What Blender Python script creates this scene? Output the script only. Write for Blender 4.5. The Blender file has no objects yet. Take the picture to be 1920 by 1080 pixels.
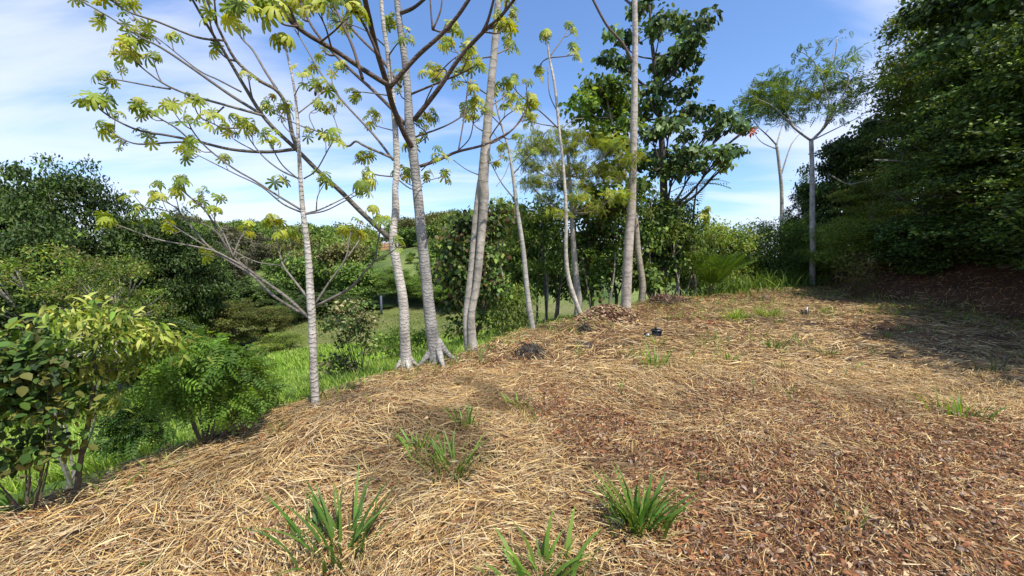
import bpy, math, random
import numpy as np
from mathutils import Vector

# ------------------------------------------------------------------ camera, sky, sun
sc = bpy.context.scene
F = 750.0                       # focal length in pixels of the 1920 wide frame
PITCH = math.atan(65 / F)
CAMZ = 1.6
cam_d = bpy.data.cameras.new('camera'); cam = bpy.data.objects.new('camera', cam_d)
sc.collection.objects.link(cam); sc.camera = cam
cam.location = (0, 0, CAMZ); cam.rotation_euler = (math.pi / 2 - PITCH, 0, 0)
cam_d.sensor_width = 36; cam_d.lens = 36 * F / 1920; cam_d.clip_start = 0.05; cam_d.clip_end = 3000

SUN_EL = math.radians(61); SUN_AZ = math.radians(142)      # azimuth clockwise from +Y: high on the right, a little behind
sd = Vector((math.sin(SUN_AZ) * math.cos(SUN_EL), math.cos(SUN_AZ) * math.cos(SUN_EL), math.sin(SUN_EL)))
sun_d = bpy.data.lights.new('sun', 'SUN'); sun = bpy.data.objects.new('sun', sun_d)
sc.collection.objects.link(sun); sun.rotation_euler = sd.to_track_quat('Z', 'Y').to_euler()
sun_d.energy = 4.6; sun_d.angle = math.radians(0.5); sun_d.color = (1.0, 0.945, 0.85)

w = bpy.data.worlds.new('World'); sc.world = w; w.use_nodes = True
nt = w.node_tree; nt.nodes.clear(); N = nt.nodes.new; L = nt.links.new
out = N('ShaderNodeOutputWorld'); bg = N('ShaderNodeBackground'); L(bg.outputs[0], out.inputs[0])
bg.inputs[1].default_value = 0.13
sky = N('ShaderNodeTexSky'); sky.sky_type = 'NISHITA'; sky.sun_disc = False
sky.sun_elevation = SUN_EL; sky.sun_rotation = SUN_AZ; sky.air_density = 1.0; sky.dust_density = 1.1; sky.ozone_density = 2.0
tc = N('ShaderNodeTexCoord'); sep = N('ShaderNodeSeparateXYZ'); L(tc.outputs['Generated'], sep.inputs[0])
def wmath(op, a, b=None, clamp=False):
    n = N('ShaderNodeMath'); n.operation = op; n.use_clamp = clamp
    for i, q in enumerate((a, b)):
        if q is None: continue
        if isinstance(q, (int, float)): n.inputs[i].default_value = q
        else: L(q, n.inputs[i])
    return n.outputs[0]
# clouds lie on a high flat layer: project the direction onto it
zz = wmath('ADD', wmath('MAXIMUM', sep.outputs[2], 0.0), 0.16)
cx = wmath('DIVIDE', sep.outputs[0], zz); cy = wmath('DIVIDE', sep.outputs[1], zz)
comb = N('ShaderNodeCombineXYZ'); L(cx, comb.inputs[0]); L(cy, comb.inputs[1])
mp = N('ShaderNodeMapping'); L(comb.outputs[0], mp.inputs[0]); mp.inputs['Rotation'].default_value = (0, 0, math.radians(-38)); mp.inputs['Scale'].default_value = (0.42, 1.25, 1)
mp.inputs['Location'].default_value = (0.3, 1.1, 0)
n1 = N('ShaderNodeTexNoise'); L(mp.outputs[0], n1.inputs['Vector']); n1.inputs['Scale'].default_value = 1.5; n1.inputs['Detail'].default_value = 8; n1.inputs['Roughness'].default_value = 0.52; n1.inputs['Distortion'].default_value = 0.5
n2 = N('ShaderNodeTexNoise'); L(comb.outputs[0], n2.inputs['Vector']); n2.inputs['Scale'].default_value = 0.55; n2.inputs['Detail'].default_value = 2
# more cloud towards the left and towards the horizon
left = wmath('MULTIPLY', wmath('SUBTRACT', -0.02, sep.outputs[0]), 0.36)
low = wmath('MULTIPLY', wmath('SUBTRACT', 0.42, sep.outputs[2]), 0.78)
farr = wmath('MULTIPLY', wmath('MAXIMUM', wmath('SUBTRACT', sep.outputs[0], 0.42), 0.0), 3.0)
cov = wmath('ADD', wmath('ADD', left, low), wmath('ADD', farr, wmath('ADD', wmath('MULTIPLY', n1.outputs[0], 1.5), wmath('MULTIPLY', n2.outputs[0], 0.7))))
mask = N('ShaderNodeMapRange'); mask.interpolation_type = 'SMOOTHSTEP'; L(cov, mask.inputs[0])
mask.inputs[1].default_value = 1.12; mask.inputs[2].default_value = 1.66; mask.inputs[3].default_value = 0.0; mask.inputs[4].default_value = 0.66
mix = N('ShaderNodeMix'); mix.data_type = 'RGBA'; L(mask.outputs[0], mix.inputs[0])
tint = N('ShaderNodeMix'); tint.data_type = 'RGBA'; tint.blend_type = 'MULTIPLY'; tint.inputs[0].default_value = 1
L(sky.outputs[0], tint.inputs[6]); tint.inputs[7].default_value = (0.90, 1.09, 1.34, 1)
L(tint.outputs[2], mix.inputs[6]); mix.inputs[7].default_value = (5.9, 6.1, 7.3, 1)
L(mix.outputs[2], bg.inputs[0])

sc.view_settings.view_transform = 'Standard'; sc.view_settings.look = 'None'
sc.view_settings.exposure = 0.5; sc.view_settings.gamma = 1.0; sc.view_settings.use_curve_mapping = False
sc.cycles.max_bounces = 6; sc.cycles.diffuse_bounces = 3; sc.cycles.transmission_bounces = 4; sc.cycles.transparent_max_bounces = 4

rng = np.random.default_rng(7); random.seed(7)
COL = sc.collection

# ------------------------------------------------------------------ helpers
cp, sp = math.cos(PITCH), math.sin(PITCH)
def ray(u, v):
    a = (u - 960) / F; b = (540 - v) / F
    return np.array([a, cp + b * sp, -sp + b * cp])
def P(u, v, D):                      # point D metres in front, seen in direction (u, v)
    d = ray(u, v); return np.array([0, 0, CAMZ]) + d * (D / d[1])

_perm = np.random.default_rng(3).random((256, 256))
def vnoise(x, y, s):
    x = np.asarray(x) / s + 1000.3; y = np.asarray(y) / s + 1000.7
    xi = np.floor(x).astype(int); yi = np.floor(y).astype(int); fx = x - xi; fy = y - yi
    fx = fx * fx * (3 - 2 * fx); fy = fy * fy * (3 - 2 * fy)
    g = lambda a, b: _perm[a % 256, b % 256]
    return (g(xi, yi) * (1 - fx) + g(xi + 1, yi) * fx) * (1 - fy) + (g(xi, yi + 1) * (1 - fx) + g(xi + 1, yi + 1) * fx) * fy
def fbm(x, y, s): return (vnoise(x, y, s) * .5 + vnoise(x + 31, y + 17, s / 2.1) * .28 + vnoise(x - 11, y + 5, s / 4.3) * .15 + vnoise(x + 7, y - 45, s / 8.9) * .07)
def sstep(t): t = np.clip(t, 0, 1); return t * t * (3 - 2 * t)

EDGE = np.array([(-5.2, -6), (-4.0, 0.0), (-3.25, 1.6), (-2.88, 2.25), (-2.4, 3.1), (-1.92, 3.9), (-1.42, 4.85), (-0.99, 5.3), (-0.55, 5.95),
                 (0.39, 7.4), (1.46, 8.5), (2.9, 9.9), (4.6, 11.4), (7.6, 12.9), (11.0, 15.2), (16, 19), (30, 30), (60, 60)])
def edge_d(x, y):                    # signed distance to the edge of the clearing, positive outside (left / beyond)
    x = np.asarray(x, float); y = np.asarray(y, float)
    best = np.full(x.shape, 1e9); sg = np.ones(x.shape)
    for (ax, ay), (bx, by) in zip(EDGE[:-1], EDGE[1:]):
        dx, dy = bx - ax, by - ay
        t = np.clip(((x - ax) * dx + (y - ay) * dy) / (dx * dx + dy * dy), 0, 1)
        ex, ey = x - ax - t * dx, y - ay - t * dy; d = np.hypot(ex, ey)
        s = np.where(dx * ey - dy * ex > 0, 1.0, -1.0)
        m = d < best; best = np.where(m, d, best); sg = np.where(m, s, sg)
    return best * sg
def bank_x(y): return np.interp(y, [-5, 4, 8, 12.3, 15, 25], [9.6, 10.0, 10.2, 9.9, 11.3, 18])
MOUNDS = []                          # (x, y, radius, height)
def height(x, y, micro=True):
    x = np.asarray(x, float); y = np.asarray(y, float)
    d = edge_d(x, y)
    z = 0.03 * np.clip(y, -5, 20)
    o = np.clip(d, 0, None)
    s = 0.22 * sstep(o / 0.45) + 0.28 * np.minimum(o, 8) + 0.2 * np.clip(o - 8, 0, 14)
    s = s + np.where(y < 4, 0.12 * np.minimum(o, 3), 0)
    zo = np.maximum(z - s, -5.6)
    z = np.where(d > 0, zo, z - 0.10 * sstep((d + 0.8) / 0.8) * 0)
    # far hillside
    t = np.clip((y - 40) / 82, 0, 1.3) * sstep((y - 38) / 12)
    hill = 5.6 + 4.5 * np.exp(-((x + 90) / 42) ** 2) + 6.5 * np.exp(-((x + 8) / 26) ** 2)
    z = z + t * hill * (x < 60)
    # bank under the forest on the right
    b = np.clip(x - bank_x(y), 0, None)
    z = z + np.where(d < 2, 0.62 * np.minimum(b, 6) * sstep(b / 0.8) + 0.1 * np.clip(b - 6, 0, 20), 0)
    near = np.exp(-np.clip(y - 14, 0, None) / 10)
    z = z + (fbm(x, y, 1.6) - .5) * 0.16 * near * (d < 1.5) + (fbm(x, y, 9) - .5) * 1.2 * sstep((d - 3) / 6)
    if micro: z = z + (fbm(x + 50, y, 0.35) - .5) * 0.05 * near
    for mx, my, mr, mh in MOUNDS:
        z = z + mh * np.exp(-((x - mx) ** 2 + (y - my) ** 2) / (mr * mr))
    return z
def hz(x, y): return float(height(np.array([x]), np.array([y]))[0])
def G(u, v, tmax=200):               # the ground point seen in direction (u, v)
    d = ray(u, v); t = np.concatenate([np.arange(0.8, 30, .02), np.arange(30, tmax, .3)])
    X = d[0] * t; Y = d[1] * t; Z = CAMZ + d[2] * t
    k = np.nonzero(Z <= height(X, Y))[0]
    i = k[0] if len(k) else len(t) - 1
    return np.array([X[i], Y[i], Z[i]])
for (u, v, r, hh) in [(1140, 592, .6, .12), (995, 660, .22, .08), (1085, 652, .2, .06), (1100, 618, .3, .12), (760, 800, .8, .10), (640, 860, .9, .10), (200, 960, .6, .06), (1340, 700, .8, .07)]:
    q = G(u, v); MOUNDS.append((q[0], q[1], r, hh))

def new_obj(name, mesh, parent=None):
    o = bpy.data.objects.new(name, mesh); COL.objects.link(o)
    if parent is not None: o.parent = parent
    return o
def tag(o, label=None, cat=None, group=None, kind=None):
    if label: o['label'] = label
    if cat: o['category'] = cat
    if group: o['group'] = group
    if kind: o['kind'] = kind
    return o
def thing(name, label, cat, loc, group=None, rz=0):
    o = bpy.data.objects.new(name, None); COL.objects.link(o); o.empty_display_size = 0.2
    o.location = [float(c) for c in loc]; o.rotation_euler = (0, 0, rz)
    return tag(o, label, cat, group)
def copy_tree(o, parent=None):
    c = o.copy(); COL.objects.link(c); c.parent = parent
    for ch in list(o.children): copy_tree(ch, c)
    return c

class MB:
    def __init__(s): s.v = []; s.f = []; s.c = []; s.n = 0
    def add(s, v, faces, col):
        v = np.asarray(v, float).reshape(-1, 3); col = np.asarray(col, float)
        if col.ndim == 1: col = np.tile(col, (len(v), 1))
        s.v.append(v); s.c.append(col)
        for f in faces:
            f = np.asarray(f, int)
            if len(f): s.f.append(f + s.n)
        s.n += len(v)
    def build(s, name, mat, parent=None, smooth=False):
        me = bpy.data.meshes.new(name)
        V = np.concatenate(s.v) if s.v else np.zeros((0, 3)); C = np.concatenate(s.c)
        if parent is not None: V = V - np.array(parent.location)
        me.vertices.add(len(V)); me.vertices.foreach_set('co', V.astype(np.float32).ravel())
        tot = np.concatenate([np.full(len(f), f.shape[1]) for f in s.f]); loops = np.concatenate([f.ravel() for f in s.f])
        st = np.concatenate([[0], np.cumsum(tot)[:-1]])
        me.loops.add(len(loops)); me.loops.foreach_set('vertex_index', loops.astype(np.int32))
        me.polygons.add(len(tot)); me.polygons.foreach_set('loop_start', st.astype(np.int32)); me.polygons.foreach_set('loop_total', tot.astype(np.int32))
        if smooth: me.polygons.foreach_set('use_smooth', np.ones(len(tot), bool))
        a = me.color_attributes.new('Col', 'FLOAT_COLOR', 'POINT')
        a.data.foreach_set('color', np.concatenate([C, np.ones((len(C), 1))], 1).astype(np.float32).ravel())
        me.update(); me.validate(); me.materials.append(mat)
        return new_obj(name, me, parent)
    def tube(s, pts, rad, col, sides=6, sub=4, wob=0.0):
        pts = np.asarray(pts, float); n = len(pts); rad = np.asarray(rad, float)
        if n > 2 and sub > 1:        # Catmull-Rom
            q = np.vstack([2 * pts[0] - pts[1], pts, 2 * pts[-1] - pts[-2]]); o = []; r = []
            for i in range(n - 1):
                p0, p1, p2, p3 = q[i:i + 4]
                for t in np.arange(sub) / sub:
                    o.append(.5 * (2 * p1 + (p2 - p0) * t + (2 * p0 - 5 * p1 + 4 * p2 - p3) * t * t + (3 * p1 - p0 - 3 * p2 + p3) * t ** 3))
                    r.append(rad[i] * (1 - t) + rad[i + 1] * t)
            o.append(pts[-1]); r.append(rad[-1]); pts = np.array(o); rad = np.array(r); n = len(pts)
        if wob: rad = rad * (1 + wob * (rng.random(n) - .5))
        T = np.gradient(pts, axis=0); T /= np.linalg.norm(T, axis=1)[:, None] + 1e-9
        a = np.array([1., 0, 0]) if abs(T[0][0]) < .8 else np.array([0, 1., 0])
        u = np.cross(T[0], a); u /= np.linalg.norm(u); U = [u]
        for i in range(1, n):
            u = U[-1] - T[i] * np.dot(U[-1], T[i]); u /= np.linalg.norm(u) + 1e-9; U.append(u)
        U = np.array(U); W = np.cross(T, U); th = np.arange(sides) / sides * 2 * math.pi
        R = pts[:, None] + rad[:, None, None] * (np.cos(th)[None, :, None] * U[:, None] + np.sin(th)[None, :, None] * W[:, None])
        i = np.arange(n - 1)[:, None] * sides; j = np.arange(sides)[None]; k = (j + 1) % sides
        f = np.stack([i + j, i + k, i + sides + k, i + sides + j], -1).reshape(-1, 4)
        caps = np.array([list(range(sides))[::-1]]), np.array([list(range((n - 1) * sides, n * sides))])
        s.add(R.reshape(-1, 3), [f, caps[0], caps[1]], col)
        return pts
    def inst(s, tv, tf, pos, fr, sc_, col):
        # tv (n,3) template, fr (N,3,3) rows = local axes x,y,z in world
        pos = np.asarray(pos, float); M = len(pos)
        if M == 0: return
        sc_ = np.broadcast_to(np.asarray(sc_, float), (M,)) if np.ndim(sc_) < 2 else np.asarray(sc_)
        loc = tv[None] * (sc_[:, None, None] if sc_.ndim == 1 else sc_[:, None, :])
        V = pos[:, None] + np.einsum('nvk,nkj->nvj', loc, fr)
        off = (np.arange(M) * len(tv))[:, None, None]
        col = np.repeat(np.asarray(col)[:, None], len(tv), 1).reshape(-1, 3)
        s.add(V.reshape(-1, 3), [(f[None] + off).reshape(-1, f.shape[1]) for f in tf], col)

def norm(a): return a / (np.linalg.norm(a, axis=-1, keepdims=True) + 1e-9)
def frames(fwd, up):                 # y axis along fwd, z roughly along up
    y = norm(fwd); x = norm(np.cross(y, up)); z = np.cross(x, y)
    return np.stack([x, y, z], 1)
def rdir(n, r=rng): return norm(r.normal(size=(n, 3)))

# ------------------------------------------------------------------ materials
def mat_new(name):
    m = bpy.data.materials.new(name); m.use_nodes = True; t = m.node_tree
    return m, t, t.nodes['Principled BSDF'], t.nodes['Material Output']
def leaf_mat(name, trans=0.3, rough=0.5, spec=0.35, tcol=(1.5, 1.35, 0.45)):
    m, t, b, o = mat_new(name)
    a = t.nodes.new('ShaderNodeAttribute'); a.attribute_name = 'Col'
    t.links.new(a.outputs[0], b.inputs['Base Color']); b.inputs['Roughness'].default_value = rough; b.inputs['Specular IOR Level'].default_value = spec
    tr = t.nodes.new('ShaderNodeBsdfTranslucent'); mx = t.nodes.new('ShaderNodeMix'); mx.data_type = 'RGBA'; mx.blend_type = 'MULTIPLY'; mx.inputs[0].default_value = 1
    t.links.new(a.outputs[0], mx.inputs[6]); mx.inputs[7].default_value = (*tcol, 1); t.links.new(mx.outputs[2], tr.inputs[0])
    ms = t.nodes.new('ShaderNodeMixShader'); ms.inputs[0].default_value = trans
    t.links.new(b.outputs[0], ms.inputs[1]); t.links.new(tr.outputs[0], ms.inputs[2]); t.links.new(ms.outputs[0], o.inputs[0])
    return m
def noisy_mat(name, scale, amt, rough=0.85, bump=0.3, bscale=None, stretch=(1, 1, 1), rings=0, dark=(0.45, 1.25), bdist=0.02, spec=.25):
    m, t, b, o = mat_new(name); n_ = t.nodes.new; l = t.links.new
    a = n_('ShaderNodeAttribute'); a.attribute_name = 'Col'
    tc = n_('ShaderNodeTexCoord'); mp = n_('ShaderNodeMapping'); l(tc.outputs['Object'], mp.inputs[0]); mp.inputs['Scale'].default_value = stretch
    n = n_('ShaderNodeTexNoise'); l(mp.outputs[0], n.inputs['Vector']); n.inputs['Scale'].default_value = scale; n.inputs['Detail'].default_value = 6; n.inputs['Roughness'].default_value = .65
    mr = n_('ShaderNodeMapRange'); l(n.outputs[0], mr.inputs[0]); mr.inputs[1].default_value = .3; mr.inputs[2].default_value = .7; mr.inputs[3].default_value = dark[0]; mr.inputs[4].default_value = dark[1]
    val = mr.outputs[0]
    hgt = n.outputs[0]
    if rings:
        wv = n_('ShaderNodeTexWave'); wv.bands_direction = 'Z'; l(tc.outputs['Object'], wv.inputs['Vector']); wv.inputs['Scale'].default_value = rings
        wv.inputs['Distortion'].default_value = 9.0; wv.inputs['Detail'].default_value = 3; wv.inputs['Detail Scale'].default_value = 2.5; wv.inputs['Detail Roughness'].default_value = .6
        pw = n_('ShaderNodeMath'); pw.operation = 'POWER'; l(wv.outputs['Fac'], pw.inputs[0]); pw.inputs[1].default_value = 3.0
        r2 = n_('ShaderNodeMapRange'); l(pw.outputs[0], r2.inputs[0]); r2.inputs[3].default_value = 1.04; r2.inputs[4].default_value = .87
        mm = n_('ShaderNodeMath'); mm.operation = 'MULTIPLY'; l(val, mm.inputs[0]); l(r2.outputs[0], mm.inputs[1]); val = mm.outputs[0]
        ad = n_('ShaderNodeMath'); ad.operation = 'MULTIPLY_ADD'; l(pw.outputs[0], ad.inputs[0]); ad.inputs[1].default_value = .7; l(n.outputs[0], ad.inputs[2]); hgt = ad.outputs[0]
    mx = n_('ShaderNodeVectorMath'); mx.operation = 'SCALE'; l(a.outputs[0], mx.inputs[0]); l(val, mx.inputs['Scale'])
    l(mx.outputs[0], b.inputs['Base Color']); b.inputs['Roughness'].default_value = rough; b.inputs['Specular IOR Level'].default_value = spec
    bp = n_('ShaderNodeBump'); bp.inputs['Strength'].default_value = bump; bp.inputs['Distance'].default_value = bdist
    if bscale:
        n2 = n_('ShaderNodeTexNoise'); l(tc.outputs['Object'], n2.inputs['Vector']); n2.inputs['Scale'].default_value = bscale; n2.inputs['Detail'].default_value = 5; hgt = n2.outputs[0]
    l(hgt, bp.inputs['Height']); l(bp.outputs[0], b.inputs['Normal'])
    return m
M_ground = noisy_mat('ground_surface', 3.0, .5, .95, .8, bscale=24, dark=(.6, 1.35), bdist=.05)
M_straw = leaf_mat('straw', .06, .6, .3, (1, 1, 1))
M_litter = leaf_mat('dead_leaf', .08, .6, .3, (1.2, 1, .8))
M_leaf = leaf_mat('leaf', .38, .6, .25)
M_thick = leaf_mat('dense_leaf', .2, .58, .28)
M_cec = leaf_mat('palmate_leaf', .42, .5, .3, (1.7, 1.4, .35))
M_grass = leaf_mat('grass_blade', .35, .5, .3, (1.3, 1.3, .4))
M_bark = noisy_mat('pale_bark', 6, .5, .85, .5, rings=7, dark=(.36, 1.28), stretch=(1, 1, .55))
M_bark2 = noisy_mat('smooth_bark', 7, .5, .85, .3, stretch=(1, 1, .5), rings=2.2, dark=(.5, 1.2))
M_twig = noisy_mat('twig_bark', 25, .5, .85, .3, dark=(.55, 1.25))
M_dark = noisy_mat('dark_bark', 10, .5, .9, .5, stretch=(1, 1, .3), dark=(.6, 1.3))
M_paint = noisy_mat('weathered_sheet', 6, .5, .6, .1, dark=(.85, 1.1))
M_plastic = noisy_mat('black_plastic', 20, .5, .3, .25, dark=(.8, 1.2), spec=.5)

# ------------------------------------------------------------------ leaf templates
def t_leaf():                        # folded pointed leaf, 4 vertices
    return np.array([(0, 0, 0), (.26, .45, .06), (0, 1, -.08), (-.26, .45, .06)]), [np.array([(0, 1, 2), (0, 2, 3)])]
def t_long():                        # long arching leaf, 8 vertices
    v = [(0, 0, 0), (.13, .3, .10), (0, .3, .06), (-.13, .3, .10), (.12, .68, .04), (0, .68, -.01), (-.12, .68, .04), (0, 1, -.22)]
    return np.array(v), [np.array([(0, 1, 2), (0, 2, 3), (4, 7, 5), (5, 7, 6)]), np.array([(1, 4, 5, 2), (2, 5, 6, 3)])]
def t_broad():                       # broad heart shaped drooping leaf
    v = [(0, 0, 0), (.32, .16, .03), (.40, .48, 0), (.2, .82, -.07), (0, 1.05, -.18), (-.2, .82, -.07), (-.40, .48, 0), (-.32, .16, .03), (0, .5, -.06)]
    return np.array(v), [np.array([(0, 1, 8), (1, 2, 8), (2, 3, 8), (3, 4, 8), (4, 5, 8), (5, 6, 8), (6, 7, 8), (7, 0, 8)])]
def t_palmate(n=9, dr=1.0):                  # cecropia leaf: nine rounded lobes round the stalk
    V = [(0, 0, 0.0)]; Fq = []; Ft = []
    ang = np.linspace(-148, 148, n)
    for a in ang:
        Lh = 1.0 - .38 * (abs(a) / 148) ** 1.5; r = math.radians(a); d = np.array([math.sin(r), math.cos(r)]); e = np.array([d[1], -d[0]])
        b = len(V)
        for t, wd, z in ((.30, .105, -.01), (.55, .125, -.05), (.80, .15, -.14), (.94, .10, -.22)):
            for sgn in (-1, 0, 1):
                q = d * t * Lh + e * wd * sgn * Lh; V.append((q[0], q[1], z * dr - .035 * abs(sgn)))
        V.append((d[0] * Lh, d[1] * Lh, -.26 * dr))
        for k in range(3):
            for j in range(2): Fq.append((b + 3 * k + j, b + 3 * k + j + 1, b + 3 * k + 4 + j, b + 3 * k + 3 + j))
        Ft += [(0, b + 1, b), (0, b + 2, b + 1), (b + 9, b + 10, b + 12), (b + 10, b + 11, b + 12)]
    return np.array(V), [np.array(Fq), np.array(Ft)]
def t_pinnate(np_=9, wid=.10, lng=.36, droop=.25):   # feather leaf: a stalk with pairs of leaflets
    V = []; Fq = []
    def z(t): return -droop * t * t
    V += [(-.006, 0, 0), (.006, 0, 0), (.004, 1, z(1)), (-.004, 1, z(1))]; Fq.append((0, 1, 2, 3))
    for i in range(np_):
        t = .12 + .86 * i / (np_ - 1); l = lng * math.sin(math.pi * (.18 + .75 * t)) + .03
        for s in (-1, 1):
            b = len(V); w2 = wid / 2 * .9
            V += [(0, t - w2 * .3, z(t)), (s * l * .5, t - w2 + .05, z(t) + .02), (s * l, t + .10, z(t) - .05), (s * l * .5, t + w2 + .05, z(t) + .02)]
            Fq.append((b, b + 1, b + 2, b + 3) if s > 0 else (b + 3, b + 2, b + 1, b))
    return np.array(V), [np.array(Fq)]
def t_blade(n=5, w=.03, bend=.65):    # grass blade rising along y, bending over towards -z
    V = []
    for i in range(n + 1):
        t = i / n; ww = w * (1 - t) ** .6 * (1 if i else .7)
        y = t * (1 - .25 * bend * t); z = -bend * t * t * .6
        V += [(-ww, y, z), (ww, y, z)]
    return np.array(V), [np.array([(2 * i, 2 * i + 1, 2 * i + 3, 2 * i + 2) for i in range(n)])]
LEAF, LONG, BROAD, PALM = t_leaf(), t_long(), t_broad(), t_palmate()
PALMS = [PALM, t_palmate(7, 1.9), t_palmate(8, .4), t_palmate(10, 2.6)]
PINN = t_pinnate(6, .17, .34, .3); PINF = t_pinnate(12, .05, .30, .3); BLADE = t_blade(); BLADE2 = t_blade(3, .045, .7)

def vary(base, n, amt=.25, hue=.12, r=rng):
    base = np.asarray(base); c = base[None] * (1 + amt * (r.random((n, 1)) * 2 - 1)); c = c * (1 + hue * (r.random((n, 3)) * 2 - 1)); return np.clip(c, .003, 1)
def foliage(mb, lobes, nclump, k, size, cols, tpl=LEAF, spread=.25, droop=.3, up=.6, shell=.55, r=rng, flat=0):
    """lobes: (centre, radii); nclump sprays of k leaves over them; cols: list of base colours"""
    A = np.array([np.prod(np.maximum(b, .05)) ** (2 / 3) for _, b in lobes]); A = A / A.sum()
    for (c, b), a in zip(lobes, A):
        n = max(2, int(nclump * a)); d = rdir(n, r); c = np.asarray(c, float); b = np.asarray(b, float)
        d[:, 2] = np.where(d[:, 2] < -.55, -d[:, 2], d[:, 2])
        rr = shell + (1.05 - shell) * r.random(n) ** .6
        # lumpy outline
        rr = rr * (1 + .22 * np.sin(d[:, 0] * 5.3 + c[0] * 3) * np.cos(d[:, 1] * 4.7 + c[1]) + .12 * np.sin(d[:, 2] * 9 + c[2] * 5))
        cen = c + d * b * rr[:, None]
        ci = r.integers(0, len(cols), n); cb = np.array(cols)[ci] * (1 + .5 * (r.random((n, 1)) - .5)) * (.68 + .72 * r.random() ** 1.3)  # random tone per lobe: leaf colour variety, plus lit and shaded clumps painted in
        pos = np.repeat(cen, k, 0) + r.normal(size=(n * k, 3)) * spread * np.array([1, 1, .6])
        out_ = np.repeat(d, k, 0)
        fw = norm(out_ * .6 + rdir(n * k, r) * .9 + np.array([0, 0, -droop]))
        upv = norm(rdir(n * k, r) * .75 + np.array([0, 0, up]) + out_ * .3)
        s = size * (.6 + .8 * r.random(n * k))
        col = np.repeat(cb, k, 0) * (1 + .35 * (r.random((n * k, 1)) - .5)) * (1 + .12 * (r.random((n * k, 3)) - .5))
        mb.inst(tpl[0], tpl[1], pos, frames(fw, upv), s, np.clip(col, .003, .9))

# ------------------------------------------------------------------ ground sheet
def axis(lo, hi, dlo, dhi, fine, grow, amax):
    a = list(np.arange(dlo, dhi, fine)); s = fine
    x = dhi
    while x < hi: a.append(x); s = min(s * grow, amax); x += s
    a.append(hi); s = fine; x = dlo
    while x > lo: s = min(s * grow, amax); x -= s; a.insert(0, max(x, lo))
    return np.unique(np.array(a))
gx = axis(-700, 700, -6, 13, .07, 1.07, 30); gy = axis(-60, 900, 0.5, 16, .07, 1.06, 30)
X, Y = np.meshgrid(gx, gy); Z = height(X, Y); Z[Y > 140] = Z[Y > 140]; Z = np.where(Y > 150, Z - (Y - 150) * .05, Z)
d = edge_d(X, Y); nz = fbm(X, Y, 2.0); nz2 = fbm(X + 9, Y - 4, .5)
def lerp(a, b, t): return np.asarray(a) * (1 - t[..., None]) + np.asarray(b) * t[..., None]
clr = lerp((.060, .036, .020), (.17, .11, .05), sstep((nz2 - .3) * 2.5)); clr = lerp(clr, (.10, .045, .022), sstep((nz - .45) * 5) * .6)
bkx = X - bank_x(Y); clr = lerp(clr, (.085, .045, .026), sstep(bkx / 1.0) * .9)
grn = lerp((.04, .075, .012), (.10, .17, .024), sstep((nz - .3) * 3)); past = lerp((.115, .135, .035), (.15, .15, .055), sstep((fbm(X, Y, 6) - .35) * 3))
grn = lerp(grn, past, sstep((Y - 17) / 4)); hillc = lerp((.05, .085, .018), (.15, .19, .05), sstep((fbm(X, Y, 7) - .38) * 4))
grn = lerp(grn, hillc, sstep((Y - 44) / 5))
redb = sstep((Y - 104) / 5) * sstep((X + 68) / 4) * sstep((-30 - X) / 5) * .9; grn = lerp(grn, (.30, .15, .07), redb)
gc = lerp(clr, grn, sstep((d + .05) / .25))
ny, nx = X.shape; idx = (np.arange(ny - 1)[:, None] * nx + np.arange(nx - 1)[None]); fq = np.stack([idx, idx + 1, idx + nx + 1, idx + nx], -1).reshape(-1, 4)
mb = MB(); mb.add(np.stack([X, Y, Z], -1).reshape(-1, 3), [fq], gc.reshape(-1, 3))
tag(mb.build('ground', M_ground, smooth=True), 'sloping ground of the cleared hilltop, valley pasture and far hillside', 'ground', kind='structure')

# ------------------------------------------------------------------ straw and dead leaves on the clearing
def sample(n, ylo, yhi, pw):
    y = (ylo ** pw + (yhi ** pw - ylo ** pw) * rng.random(n)) ** (1 / pw)
    x = (rng.random(n) * 2 - 1) * (1.42 * y + 1.2)
    return x, y
def surf_normal(x, y, e=.08):
    h0 = height(x, y, False); hx = (height(x + e, y, False) - h0) / e; hy = (height(x, y + e, False) - h0) / e
    return norm(np.stack([-hx, -hy, np.ones_like(hx)], -1))
def littering(x, y):                 # 1 where brown leaves lie instead of straw
    l = fbm(x * 1.0 + 3, y * .8 + 12, 1.7)
    right = sstep((x + .35 - .12 * y + 1.1 * (fbm(x, y + 60, 1.1) - .5)) / 1.5) * sstep((4.9 - y) / 2.2) * .46
    mid = .36 * np.exp(-((x - .35) / 1.0) ** 2 - ((y - 3.9) / .9) ** 2) + .16 * np.exp(-((x - 2.1) / 1.2) ** 2 - ((y - 3.3) / .7) ** 2)
    edge = .18 * np.exp(-((edge_d(x, y) + .5) / .5) ** 2) * sstep((y - 4.2) / .8)
    zone = sstep((l + right + mid + edge - .50) * 2.6); patch = sstep((fbm(x - 7, y + 3, .75) - .36) * 5)
    return zone * (.34 + .62 * patch)
STRAW = np.array([(.60, .425, .17), (.70, .55, .29), (.50, .335, .13), (.37, .22, .09), (.60, .47, .27), (.46, .37, .24), (.29, .16, .075)])
BROWN = np.array([(.22, .095, .038), (.14, .062, .030), (.33, .145, .05), (.30, .19, .10), (.10, .05, .03), (.42, .27, .14), (.25, .10, .035)])
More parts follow.
